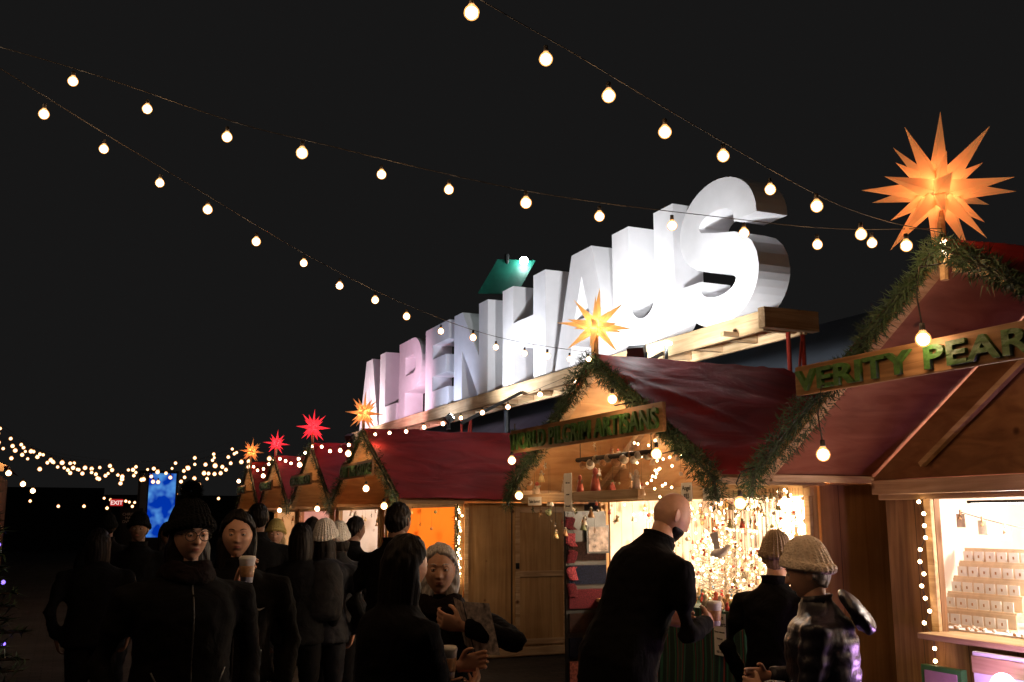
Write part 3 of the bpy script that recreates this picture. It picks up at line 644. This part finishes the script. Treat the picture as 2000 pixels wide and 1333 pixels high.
# ---------------------------------------------------------------- far end
e=empty('information_screen',(2.3,30,0)); m=MB(); m.box(1.85,2.9,30,30.25,0,3.0,0); m.box(2.12,2.84,29.985,29.998,1.15,2.93,1); m.box(1.9,2.08,29.985,29.998,1.2,2.93,2)
def screen():
    mm,n,l,b=nt('blue_screen'); n.remove(b); tc=n.new('ShaderNodeTexCoord'); no=n.new('ShaderNodeTexNoise'); no.inputs['Scale'].default_value=2.2; l.new(tc.outputs['Object'],no.inputs[0]); r=n.new('ShaderNodeValToRGB')
    r.color_ramp.elements[0].position=.45; r.color_ramp.elements[0].color=(.0,.035,.42,1); r.color_ramp.elements[1].position=.72; r.color_ramp.elements[1].color=(.15,.5,1,1); l.new(no.outputs['Fac'],r.inputs[0]); em=n.new('ShaderNodeEmission'); em.inputs[1].default_value=.9; l.new(r.outputs[0],em.inputs[0]); l.new(em.outputs[0],n['Material Output'].inputs[0]); return mm
m.obj('screen_kiosk',[M['dark'],screen(),M['tent']],e)
e=empty('exit_sign',(1.25,29,2.1)); m=MB(); m.box(1.10,1.42,28.95,29.0,2.0,2.18,0); m.tube([(1.12,29.05,0),(1.12,29.05,2.18)],.03,6,1); m.tube([(1.40,29.05,0),(1.40,29.05,2.18)],.03,6,1); m.obj('exit_box',[emis('exit_red',(.9,.03,.03),.5),M['black']],e)
text(None,'EXIT',(1.26,28.945,2.035),.15,emis('exit_letters',(1,.7,.65),1),e,.003,.004,face='-Y',align='CENTER')
e=empty('notice_board',(1.6,29.2,1.2)); m=MB(); m.box(1.45,1.95,29.2,29.25,.8,1.95,0); m.obj('board',[M['dark']],e); text(None,'CHRISTMAS\nMARKET\nLOVERS LANE',(1.70,29.19,1.75),.10,plain('notice_letters',(.6,.55,.5)),e,.002,0,face='-Y',align='CENTER')
e=empty('dark_building',(0,60,0)); m=MB()
for x0,x1,h in((-30,-9,3),(-9,2,3.4),(2,14,3.0),(14,34,4)): m.box(x0+.01,x1,60+abs(x0)*.2,72,0,h,0)
m.obj('facade',[M['dark'],M['tent']],e)
e=empty('food_stall',(-2.2,24,0)); m=MB(); m.box(-4.5,-1.2,20.5,25,0,2.5,0); m.add([(-1.0,20.2,2.6),(-1.0,25.3,2.6),(-2.8,25.3,3.5),(-2.8,20.2,3.5)],[(0,1,2,3)],1); m.add([(-1.0,20.2,2.6),(-2.8,20.2,3.5),(-4.6,20.2,2.6)],[(0,1,2)],2); m.add([(-4.6,20.2,2.6),(-4.6,25.3,2.6),(-2.8,25.3,3.5),(-2.8,20.2,3.5)],[(3,2,1,0)],1)
m.box(-3.9,-1.05,20.15,20.2,2.5,2.62,2); m.obj('stall_body',[M['wdark'],M['tarp'],M['beam']],e); light('stall_lamp','POINT',(-1.0,19.9,2.8),10,WARM,e,.05)
bulbs_obj('pendant_bulbs',[(-.95,19.8,2.45),(-.75,21,2.3),(-.6,22,2.2)],.05,None,2)
def fir(x,y,h,rad,n,seed,lights=None,name='fir_tree'):
    r=random.Random(seed); e=empty(name,(x,y,0)); m=MB(); L=[]
    m.tube([(x,y,0),(x+.02,y,h*.5),(x,y,h)],[.07,.04,.01],8,1)
    for i in range(n):
        t=(i/n)**.9; z=h*(.1+.88*t); a=i*2.399+r.uniform(-.2,.2); Lr=rad*(1-t)*r.uniform(.75,1.1)+.05
        d=V((math.cos(a),math.sin(a),-.15)); p=V((x,y,z)); q=p+d*Lr; m.tube([p,p.lerp(q,.5)+V((0,0,-.02)),q],[.012,.008,.003],4,1)
        for k in range(int(30+Lr*90)):
            s=p.lerp(q,r.uniform(.15,1)); dd=(d*.5+V((r.uniform(-1,1),r.uniform(-1,1),r.uniform(-.6,.5)))).normalized()*r.uniform(.04,.10)
            w_=dd.cross(V((r.random(),.2,1))).normalized()*.007; m.add([s-w_,s+w_,s+dd],[(0,1,2)],0)
        if r.random()<.3: L.append(q)
    m.obj('foliage',[M['needle'],M['bark']],e)
    if lights: mini('tree_lights',L,.012,lights,e)
fir(-.42,5.9,1.95,.48,110,3,M['miniblue'])
fir(6.25,14.0,3.1,.4,60,4,None)

# ================================================================ PEOPLE
def sst(x,a,b):
    t=max(0,min(1,(x-a)/(b-a))); return t*t*(3-2*t)
def headshape(d):
    x,y,z=d; p=V((x*.077,y*.098,z*.118))
    if z<0:
        k=-z; p.x*=1-.26*k**1.4; p.y*=(1-.38*k) if y<0 else (1-.06*k)
    if y>0:
        G=lambda cx,cz,sx,sz: math.exp(-((x-cx)/sx)**2-((z-cz)/sz)**2)
        p.y-=.006*y*y
        if z>-.24: am=max(0,min(1,(.16-z)/.40))**1.1*.021
        else: am=.021*math.exp(-((z+.24)/.05)**2)
        q=math.exp(-(x/.13)**2)*am
        q+=.007*(G(.15,-.2,.07,.06)+G(-.15,-.2,.07,.06))
        q-=.008*(G(.36,.07,.18,.10)+G(-.36,.07,.18,.10))
        q+=.003*(G(.3,.24,.25,.07)+G(-.3,.24,.25,.07))
        q+=.006*(G(.52,-.16,.2,.2)+G(-.52,-.16,.2,.2))
        q+=.008*G(0,-.46,.24,.09)-.005*G(0,-.46,.22,.018)
        q+=.009*G(0,-.84,.3,.14)-.004*G(0,-.62,.25,.06)
        p.y+=q*min(1,y*1.6)
    return p
def grid(fn,nu=56,nv=64):
    vs=[];fs=[]
    for j in range(nv+1):
        th=math.pi*j/nv
        for i in range(nu):
            ph=2*math.pi*i/nu; vs.append(fn(V((math.sin(th)*math.cos(ph),math.sin(th)*math.sin(ph),math.cos(th)))))
    for j in range(nv):
        for i in range(nu): fs.append((j*nu+i,(j+1)*nu+i,(j+1)*nu+(i+1)%nu,j*nu+(i+1)%nu))
    return vs,fs
def add_x(mb,vs,fs,T,mi): mb.add([T@V(v) for v in vs],fs,mi)
EYEW=plain('eye_white',(.55,.52,.50),.25,.02); IRIS=plain('iris',(.03,.015,.01),.15,.1); GL=plain('glasses_frame',(.01,.01,.01),.3)
def remeshed(mb,name,mats,vox,parent,sm=3,disp=0,dscale=9,seed=0,quilt=0):
    me=mb.mesh(name+'_src',[mats[0]]); o=bpy.data.objects.new(name+'_src',me); sc.collection.objects.link(o)
    r=o.modifiers.new('r','REMESH'); r.mode='VOXEL'; r.voxel_size=vox; r.use_smooth_shade=True
    s=o.modifiers.new('s','SMOOTH'); s.iterations=sm; s.factor=.5
    dg=bpy.context.evaluated_depsgraph_get(); dg.update()
    nm=bpy.data.meshes.new_from_object(o.evaluated_get(dg)); bpy.data.objects.remove(o)
    nm.materials.clear(); nm.materials.append(mats[0])
    if disp:
        nor=[v.normal.copy() for v in nm.vertices]; off=V((seed*3.1,0,0))
        for v,nn in zip(nm.vertices,nor):
            c=v.co; q=V((c.x*dscale,c.y*dscale,c.z*dscale*1.7))+off
            v.co=c+nn*(disp*(1-2*abs(noise.noise(q)))+disp*.5*noise.noise(q*2.3))
    if quilt:
        nor=[v.normal.copy() for v in nm.vertices]
        for v,nn in zip(nm.vertices,nor):
            v.co=v.co+nn*(quilt*(abs(math.sin(v.co.z*math.pi/.065+.6*noise.noise(v.co*6)))**.6-.6))
    nm.polygons.foreach_set('use_smooth',[True]*len(nm.polygons))
    o=bpy.data.objects.new(name,nm); sc.collection.objects.link(o); o.parent=parent; return o
SK={'a':plain('skin_a',(.62,.34,.22),.5,.07,30,.05,sss=.12,spec=.35),'b':plain('skin_b',(.64,.36,.25),.45,.08,30,.05,sss=.12,spec=.35),'c':plain('skin_c',(.22,.12,.08),.5,.06,30,.05,sss=.1,spec=.3)}
LIP=plain('lips',(.46,.16,.13),.4,.1)
CO={'black':cloth('black_wool',(.005,.0045,.005),6,.3,.9,.12),'navy':cloth('navy_cloth',(.006,.006,.010),6,.3,.7,.2),'grey':cloth('grey_cloth',(.018,.017,.018),6,.3,.8,.2),'lgrey':cloth('light_grey_cloth',(.34,.33,.32),6,.3,.8,.3),
 'puff':cloth('puffy_nylon',(.018,.017,.028),6,.25,.36,.5),'brown':cloth('brown_cloth',(.018,.012,.010),6,.3,.9,.15),'wine':cloth('wine_cloth',(.022,.006,.008),6,.3,.9,.15)}
HA={'dark':hairmat('hair_dark',(.004,.003,.003),(.012,.008,.006),.15),'grey':hairmat('hair_grey',(.32,.29,.27),(.70,.66,.62)),'blond':hairmat('hair_blond',(.30,.20,.10),(.52,.38,.22))}
def knit(name,c):
    m,n,l,b=nt(name); b.inputs['Base Color'].default_value=(*c,1); b.inputs['Roughness'].default_value=.95; b.inputs['Specular IOR Level'].default_value=.1
    tc=n.new('ShaderNodeTexCoord'); vo=n.new('ShaderNodeTexVoronoi'); vo.inputs['Scale'].default_value=100; l.new(tc.outputs['Object'],vo.inputs[0])
    bu=n.new('ShaderNodeBump'); bu.inputs['Strength'].default_value=.8; bu.inputs['Distance'].default_value=.006; l.new(vo.outputs['Distance'],bu.inputs['Height']); l.new(bu.outputs[0],b.inputs['Normal']); return m
HT={'cream':knit('cream_knit',(.84,.70,.55)),'white':knit('white_knit',(.72,.68,.62)),'black':knit('black_knit',(.006,.006,.006)),'must':knit('mustard_knit',(.55,.42,.15)),'sand':knit('sand_knit',(.24,.17,.11))}

def person(name,x,y,face,H=1.7,b=1.0,lean=0,coat='black',pants='black',skin='a',hair=('short','dark'),hat=None,yaw=0,pitch=0,rh=None,lh=None,hem=.47,puffy=False,glasses=False,beard=False,stride=.0,rp=None,lp=None,curl=(.45,.45),seed=0,relb=None,lelb=None,hsc=1.0,lo=False,scarf=None,zipper=False):
    e=empty(name,(x,y,0)); e['local']=1; e.rotation_euler=(0,0,math.atan2(face[1],face[0])-math.pi/2)
    k=H/1.7; ln=math.radians(lean); up=V((0,math.sin(ln),math.cos(ln))); fw=V((0,math.cos(ln),-math.sin(ln))); X=V((1,0,0)); P=V((0,0,.52*H))
    sp=lambda t: P+up*t*H
    T=MB(); pf=1.12 if puffy else 1.0
    hz=hem*H; rr=[]
    if hem<.5:
        rr.append((V((0,-.005,hz)),X*.205*k*b,V((0,.155*k*b,0)))); rr.append((V((0,0,(hz+.52*H)/2)),X*.198*k*b,V((0,.148*k*b,0))))
    prof=((0,.192,.142,0),(.06,.180,.135,0),(.11,.168,.128,0),(.17,.178,.132,.0),(.225,.195,.135,-.003),(.265,.200,.122,-.008),(.292,.182,.102,-.012),(.310,.125,.085,-.012),(.328,.075,.072,-.008),(.352,.066,.068,.0))
    for t,rx,ry,yo in prof:
        f=pf if t<.3 else 1; rr.append((sp(t)+fw*yo*k,X*rx*k*b*f,fw*ry*k*b*f))
    T.loft(rr,28)
    def ik(S_,W,L1,L2,hint):
        d=W-S_; L=min(d.length,(L1+L2)*.998); dn=d.normalized(); a=(L1*L1-L2*L2+L*L)/(2*L); h=math.sqrt(max(0,L1*L1-a*a))
        hh=(hint-dn*hint.dot(dn)).normalized(); return S_+dn*a+hh*h, S_+dn*L
    hands=[]
    for s,tgt,pn,el,cu in((1,rh,rp,relb,curl[0]),(-1,lh,lp,lelb,curl[1])):
        Sh=sp(.272)+X*s*.118*H*b*(1.02)
        W=V(tgt)*k if tgt else V((s*.235*k*b,.07*k,.50*H))
        hint=V(el) if el else V((s*.6,-.8,-.3))
        E,W=ik(Sh,W,.172*H,.152*H,hint)
        f=pf
        T.tube([Sh-X*s*.05*k,Sh,Sh.lerp(E,.5),E,E.lerp(W,.5),W-(W-E).normalized()*.012],[.060*k*f,.066*k*f,.058*k*f,.051*k*f,.046*k*f,.038*k*f],14)
        hands.append((s,E,W,V(pn) if pn else V((-s,0.1,0)),cu))
    remeshed(T,'coat',[CO[coat]],.016 if not lo else .024,e,3,.006 if not puffy else .002,9,seed,quilt=.010 if puffy else 0)
    if zipper:
        C=MB(); C.tube([sp(t)+fw*(yo+ry*b+.001)*k for t,rx,ry,yo in prof[:8]],.004,6); 
        for s in(-1,1):
            C.beam(sp(.05)+X*s*.10*k*b+fw*.112*k*b,sp(.095)+X*s*.13*k*b+fw*.095*k*b,.004,.006,0)
        C.obj('zip',[M['zip']],None,True).parent=e
    C=MB(); C.loft([(sp(.312)-fw*.008,X*.088*k,fw*.080*k),(sp(.345)-fw*.004,X*.078*k,fw*.074*k),(sp(.358)-fw*.012,X*.082*k,fw*.074*k)],20,0,False)
    o=C.obj('collar',[CO[coat]],None,True); o.parent=e; so=o.modifiers.new('t','SOLIDIFY'); so.thickness=.012
    if scarf:
        C=MB(); ring=[sp(.335+.008*math.sin(3*a))+X*math.cos(a)*.082*k+fw*math.sin(a)*.082*k for a in [2*math.pi*i/20 for i in range(21)]]; C.tube(ring,.030*k,10)
        ring=[sp(.318+.006*math.sin(2*a+1))+X*math.cos(a)*.098*k+fw*math.sin(a)*.095*k for a in [2*math.pi*i/20 for i in range(21)]]; C.tube(ring,.028*k,10)
        remeshed(C,'scarf',[scarf],.010,e,2,.004,22,seed)
    G=MB()
    for s in(-1,1):
        st=stride*s; hip=V((s*.052*H,0,.50*H)); kn=V((s*.058*H,st*.5+.02*k,.275*H)); an=V((s*.062*H,st-.01,.05*H))
        G.tube([hip,hip.lerp(kn,.4),kn,kn.lerp(an,.35),an,an-V((0,0,.02))],[.095*k*b,.088*k*b,.064*k*b,.062*k*b,.050*k,.052*k],14)
    G.loft([(V((0,0,.46*H)),X*.15*k*b,V((0,.11*k*b,0))),(V((0,0,.50*H)),X*.172*k*b,V((0,.125*k*b,0))),(V((0,0,.57*H)),X*.165*k*b,V((0,.12*k*b,0)))],20)
    remeshed(G,'trousers',[CO[pants]],.018 if not lo else .026,e,3,.006,8,seed+5)
    B=MB()
    for s in(-1,1):
        a=V((s*.062*H,stride*s-.01,0)); B.loft([(a+V((0,yy,zz)),V((ww,0,0)),V((0,0,hh))) for yy,zz,ww,hh in((-.085,.04,.02,.03),(-.06,.05,.036,.048),(0,.055,.038,.053),(.07,.045,.045,.043),(.13,.035,.046,.033),(.17,.028,.03,.026),(.185,.024,.01,.012))],14)
        B.tube([a+V((0,0,.05)),a+V((0,0,.12*k))],[.042,.045],12)
    o=B.obj('shoes',[CO['black']],None,True); o.parent=e
    for s,E,W,pn,cu in hands:
        f=(W-E).normalized(); pn=(pn-f*pn.dot(f)).normalized(); th=f.cross(pn)*s
        h=MB(); q=k*.98
        h.loft([(W+f*z*q,th*w_*q,pn*t_*q) for z,w_,t_ in((-.03,.024,.019),(0,.026,.018),(.03,.036,.016),(.06,.042,.015),(.085,.041,.013),(.095,.034,.009))],14)
        for off,Ls,ba in((.031,(.042,.025,.020),.9),(.011,(.046,.029,.021),1),(-.010,(.043,.027,.020),1.05),(-.030,(.033,.020,.018),1.15)):
            p=W+f*.084*q+th*off*q; pts=[p-f*.02]; pts.append(p); a=0
            for i,L in enumerate(Ls):
                a+=cu*ba*(1.0 if i else .8); d=f*math.cos(a)+pn*math.sin(a)+th*off*.9*(1-i*.3); p=p+d.normalized()*L*q; pts.append(p)
            h.tube(pts,[.0085*q,.0092*q,.0085*q,.0075*q,.0058*q],8)
        p=W+f*.022*q+th*.026*q; d=(th*.75+f*.6+pn*.45).normalized(); p1=p+d*.042*q; d2=(th*.25+f*.75+pn*.65).normalized(); p2=p1+d2*.03*q; p3=p2+(f*.8+pn*.6-th*.1).normalized()*.024*q
        h.tube([p-d*.012,p,p1,p2,p3],[.013*q,.014*q,.0105*q,.0095*q,.007*q],8)
        remeshed(h,'hand_r' if s>0 else 'hand_l',[SK[skin]],.0042,e,2)
    hc=sp(.352)+up*.068*H+fw*.022*k; hs=k*.97*hsc
    R=Matrix.Rotation(math.radians(yaw),3,'Z')@Matrix.Rotation(math.radians(-pitch-lean*.5),3,'X')
    TT=Matrix.Translation(hc)@R.to_4x4()@Matrix.Scale(hs,4)
    hb=MB(); nu,nv=(72,96) if not lo else (40,48); vs,fs=grid(headshape,nu,nv); add_x(hb,vs,fs,TT,0)
    for fi,f in enumerate(hb.f):
        j=f[0]//nu; i=f[0]%nu; thh=math.pi*(j+.5)/nv; ph=2*math.pi*(i+.5)/nu; dx,dy,dz=math.sin(thh)*math.cos(ph),math.sin(thh)*math.sin(ph),math.cos(thh)
        if dy>0 and abs(dx)<.25 and abs(dz+.46)<.058*(1-(abs(dx)/.27)**2): hb.m[fi]=1
    hb.tube([sp(.322),sp(.352)+fw*.004,hc+R@V((0,-.015,-.055))*hs],[.060*k,.055*k,.056*k],18,0)
    for s in(-1,1):
        vs,fs=grid(lambda d:V((s*(.076+d.x*.009*(1)+.010*max(0,-d.y)),-.012+d.y*.017-.004*d.z,.0+d.z*.031*(1-.15*d.y))),16,12); add_x(hb,vs,fs,TT,0)
        c=V((s*.0285,.0755,.009))
        vs,fs=grid(lambda d:c+d*.0125,16,12); add_x(hb,vs,fs,TT,2)
        vs,fs=grid(lambda d:c+V((d.x*.0066,.0085+d.y*.0045,d.z*.0066)),12,8); add_x(hb,vs,fs,TT,3)
        vs,fs=grid(lambda d:c+V((d.x*.0142,d.y*.0142-.0005,(d.z*.0142 if d.z>0.16 else .0022))),16,16); add_x(hb,vs,fs,TT,0)
        vs,fs=grid(lambda d:c+V((d.x*.0140,d.y*.0138-.0008,(d.z*.0138 if d.z<-.40 else -.0055))),16,16); add_x(hb,vs,fs,TT,0)
        pts=[TT@V((s*(.013+.031*t),.0925-.016*t*t,.030+.006*math.sin(t*2.6))) for t in(0,.25,.5,.75,1)]
        hb.tube(pts,[.0014*hs,.0024*hs,.0024*hs,.0018*hs,.001*hs],6,4)
        if glasses:
            ring=[TT@V((s*(.032+.026*math.cos(a)),.1005,.006+.022*math.sin(a))) for a in [2*math.pi*i/20 for i in range(21)]]; hb.tube(ring,.0020,5,5); hb.tube([TT@V((s*.057,.1,.010)),TT@V((s*.078,.0,.012))],.0018,5,5)
    if glasses: hb.tube([TT@V((-.007,.101,.008)),TT@V((.007,.101,.008))],.0018,5,5)
    hm=HA[hair[1]] if hair else HA['dark']
    hb.obj('head',[SK[skin],LIP,EYEW,IRIS,HA['dark'] if (hair and hair[1]!='grey') else HA['grey'],GL],None,True).parent=e
    if beard:
        def bf(d):
            q=headshape(d); c_=sst(-d.z,.28,.5)*sst(d.y,-.15,.15)*(1-math.exp(-(d.x/.2)**2-((d.z+.46)/.07)**2)); nn=V((d.x,d.y,d.z*.6)).normalized()
            return q+nn*(-.006+.013*c_+.002*noise.noise(d*40)*c_)
        bb=MB(); vs,fs=grid(bf,60,60); add_x(bb,vs,fs,TT,0); bb.obj('beard',[HA['dark']],None,True).parent=e
    if hair:
        stl=hair[0]; Lg={'short':0,'bob':.05,'long':.21}[stl]; hatf=.45 if hat else 1; base={'short':.012,'bob':.016,'long':.018}[stl]
        def hf(d):
            q=headshape(d)
            if stl=='short': ee=d.y-.95*d.z-.02+.36*max(0,-d.z)
            else:
                ee=d.y-.95*max(d.z,0)-.34*max(0,-d.z)-.10+.16*math.exp(-((d.x-.2)/.16)**2)*max(0,d.z)
                rr_=math.sqrt(max(1e-4,1-d.z*d.z)); ee+=.9*sst(-d.z,.25,.6)*(1-sst(abs(d.x)/max(.25,rr_),.45,.85))*sst(d.y,-.5,-.1)
            ee+=.07*noise.noise(d*6+V((seed,0,0)))
            cov=1-sst(ee,-.06,.08); nn=V((d.x,d.y,d.z)).normalized(); az=math.atan2(d.x,-d.y)
            th=(base+.0014*math.sin(az*24+4*noise.noise(d*3))+.007*noise.noise(d*4+V((seed,0,0))))*(1-.4*sst(d.y,.2,.8))*(hatf if d.z>-.1 else 1)
            if stl!='short': th+=.007*sst(-d.z,-.3,.4)
            q=q+nn*(th*cov-.014*(1-cov))
            if Lg and cov>.3:
                s_=sst(-d.z,-.1,.75)*cov*(1-.25*sst(d.y,-.1,.3))*(1+.25*noise.noise(V((az*2,seed,0)))); q.z-=Lg*s_; q.x*=1+.12*s_; q.y*=1+.1*s_
            return q
        bb=MB(); vs,fs=grid(hf,110,56); add_x(bb,vs,fs,TT,0); bb.obj('hair',[hm],None,True).parent=e
    if hat:
        def kf(d):
            q=headshape(d); lim=.08+.26*d.y; cov=sst(d.z,lim-.03,lim+.04); az=math.atan2(d.x,d.y); rim=1-sst(d.z,lim+.26,lim+.34)
            nn=V((d.x,d.y,d.z*.8)).normalized(); th=.026+.009*rim+.0030*math.sin(az*26)*(1-.8*sst(d.z,.8,1))+.004*noise.noise(d*3+V((seed,0,0))); q=q+nn*(th*cov-.02*(1-cov)); q.z+=.030*sst(d.z,.3,1)*cov; q.y-=.010*sst(d.z,.3,1); return q
        bb=MB(); vs,fs=grid(kf,240 if not lo else 80,60); add_x(bb,vs,fs,TT,0)
        if len(hat)>1 and hat[1]=='pom':
            r=random.Random(3); c=TT@V((0,-.02,.200))
            for i in range(1400):
                q=V((r.gauss(0,1),r.gauss(0,1),r.gauss(0,1))).normalized(); w_=q.cross(V((r.random(),1,0))).normalized()*.003; bb.add([c+q*.02-w_,c+q*.02+w_,c+q*r.uniform(.04,.06)],[(0,1,2)],0)
        bb.obj('knit_hat',[HT[hat[0]]],None,True).parent=e
    return e,hands
def cup(p,parent,s=1,col=None):
    p=V(p); m=MB(); m.loft([(p+V((0,0,z)),V((r,0,0)),V((0,r,0))) for z,r in((-.06,.027),(.04,.037),(.045,.039),(.052,.039),(.06,.034),(.062,.02))],20,0)
    m.loft([(p+V((0,0,z)),V((r,0,0)),V((0,r,0))) for z,r in((-.035,.0302),(-.034,.0306),(.015,.0362),(.016,.0355))],20,1)
    o=m.obj('paper_cup',[M['paper'],col or OM[6]],None,True); o.parent=parent
SCF=cloth('pale_scarf',(.30,.26,.22),9,.5,.9,.1); SCD=cloth('dark_scarf',(.012,.007,.007),9,.5,.9,.1)
p,h=person('man_in_black_coat',2.52,4.42,(1,.0),1.85,1.16,24,'black','black','b',None,None,yaw=-6,pitch=14,rh=(.10,.42,1.05),lh=(-.2,.38,1.04),hem=.26,beard=True,seed=1,rp=(-1,.2,0),lp=(1,.2,.0),curl=(.65,.5))
cup((.07,.53,1.18),p)
p,h=person('woman_in_knit_hat',3.04,3.52,(-.72,.68),1.51,1.16,4,'puff','navy','b',('short','grey'),('cream',),yaw=0,pitch=8,rh=(.15,.30,1.08),lh=(-.12,.30,1.06),hem=.44,puffy=True,seed=2,hsc=1.10)
m=MB(); m.loft([(V((0,-.125+a,1.26+b_)),V((.14*c,0,0)),V((0,.06*c,.035*c))) for a,b_,c in((-.03,-.08,.5),(-.03,-.03,.95),(0,.02,1.05),(.02,.06,.8),(.03,.08,.3))],20); remeshed(m,'hood',[CO['puff']],.014,p,3,.004,14,3)
person('woman_in_pale_hat',3.46,4.40,(.9,.42),1.54,1.0,4,'black','black','b',('short','blond'),('sand',),yaw=20,pitch=6,seed=3,rh=(.1,.3,1.1))
p,h=person('grey_haired_woman',1.50,4.14,(-.42,-.9),1.53,1.03,3,'black','black','a',('bob','grey'),None,yaw=4,pitch=0,rh=(-.02,.30,1.10),lh=(-.12,.25,1.36),seed=4,rp=(-.8,.5,.2),lp=(.2,-.8,.3),curl=(.55,.75),lelb=(-1,-.1,-.25),scarf=SCD)
cup((-.06,.33,1.10),p)
p,h=person('dark_haired_woman',1.17,3.76,(.93,.18),1.57,1.10,3,'black','black','a',('long','dark'),None,yaw=4,pitch=4,rh=(.02,.34,1.08),lh=(-.06,.36,1.16),seed=5,rp=(-.6,.3,.5),lp=(.8,.3,.2),curl=(.5,.6))
m=MB(); m.add([(-.04,.40,1.12),(.08,.44,1.12),(.06,.40,1.32),(-.07,.36,1.32)],[(0,1,2,3)],0); m.add([(-.042,.395,1.12),(-.15,.42,1.14),(-.18,.38,1.33),(-.072,.355,1.32)],[(0,1,2,3)],0); m.obj('leaflet',[plain('printed_leaflet',(.5,.45,.42),.5,.7,45)],None).parent=p
p,h=person('woman_with_glasses',.50,4.60,(.16,-1),1.68,1.18,0,'black','black','b',('long','dark'),('black','pom'),yaw=6,pitch=3,glasses=True,seed=6,scarf=SCD,zipper=True)
p,h=person('young_woman_with_cup',.80,5.20,(-.12,-1),1.67,1.05,0,'black','lgrey','a',('long','dark'),None,yaw=-2,pitch=1,seed=7,rh=(-.0,.27,1.38),rp=(-.8,.4,0),curl=(.6,.4),hem=.56,zipper=True)
cup((-.04,.34,1.42),p)
m=MB(); m.add([(.02,.152,1.26),(.045,.149,1.245),(.09,.142,1.262),(.045,.150,1.254)],[(0,1,2,3)],0); o=m.obj('jacket_mark',[M['white']],None); o.parent=p; o.location=(-.16,.012,-.03)
person('man_in_dark_coat',2.0,6.45,(.9,.5),1.74,1.1,2,'black','black','c',('short','dark'),None,seed=8,yaw=15)
p,_=person('woman_with_backpack',1.82,7.6,(.25,1),1.60,1.05,0,'navy','navy','b',('long','dark'),('white',),seed=9,yaw=-20)
m=MB(); m.loft([(V((0,-.17,z)),V((a,0,0)),V((0,b_,0))) for z,a,b_ in((.92,.10,.04),(.95,.14,.075),(1.1,.15,.09),(1.25,.14,.08),(1.33,.10,.05),(1.35,.04,.02))],20); remeshed(m,'backpack',[CO['grey']],.014,p,3,.004,10,3)
person('woman_in_white_hat',2.1,8.3,(.3,1),1.58,1.0,0,'grey','black','b',('bob','dark'),('white',),seed=10,lo=True)
person('woman_in_mustard_hat',1.87,9.8,(-.3,-1),1.60,1.0,0,'wine','black','b',('long','blond'),('must',),seed=11,stride=.12,lo=True,scarf=SCF)
person('man_standing',1.45,8.4,(.2,1),1.76,1.1,0,'black','black','c',('short','dark'),None,seed=12,lo=True)
person('woman_standing',1.62,7.5,(.1,1),1.60,1.0,0,'black','black','c',('long','dark'),None,seed=13,lo=True)
person('man_walking',.62,9.6,(-.2,-1),1.66,1.05,0,'black','navy','c',('short','dark'),('black',),seed=14,stride=.15,lo=True)
person('woman_walking',.95,10.6,(.1,-1),1.60,1.0,0,'brown','black','c',('long','dark'),None,seed=15,stride=-.12,lo=True)
person('man_in_hood',.45,12.0,(0,1),1.66,1.1,0,'black','black','c',('short','dark'),('black',),seed=16,lo=True)
person('woman_in_dark_coat',.25,8.2,(.1,1),1.56,1.15,0,'black','black','c',('long','dark'),None,seed=26,lo=True)
person('shopper',2.35,8.9,(.9,.4),1.66,1.05,4,'black','black','c',('short','dark'),None,seed=17,lo=True)
person('shopper',2.7,12.2,(.9,.3),1.66,1.05,4,'wine','black','c',('bob','dark'),None,seed=18,lo=True)
person('shopper',2.3,14.5,(-.3,-1),1.66,1.0,0,'brown','black','c',('short','dark'),None,seed=19,lo=True)
print('objects',len(bpy.data.objects))
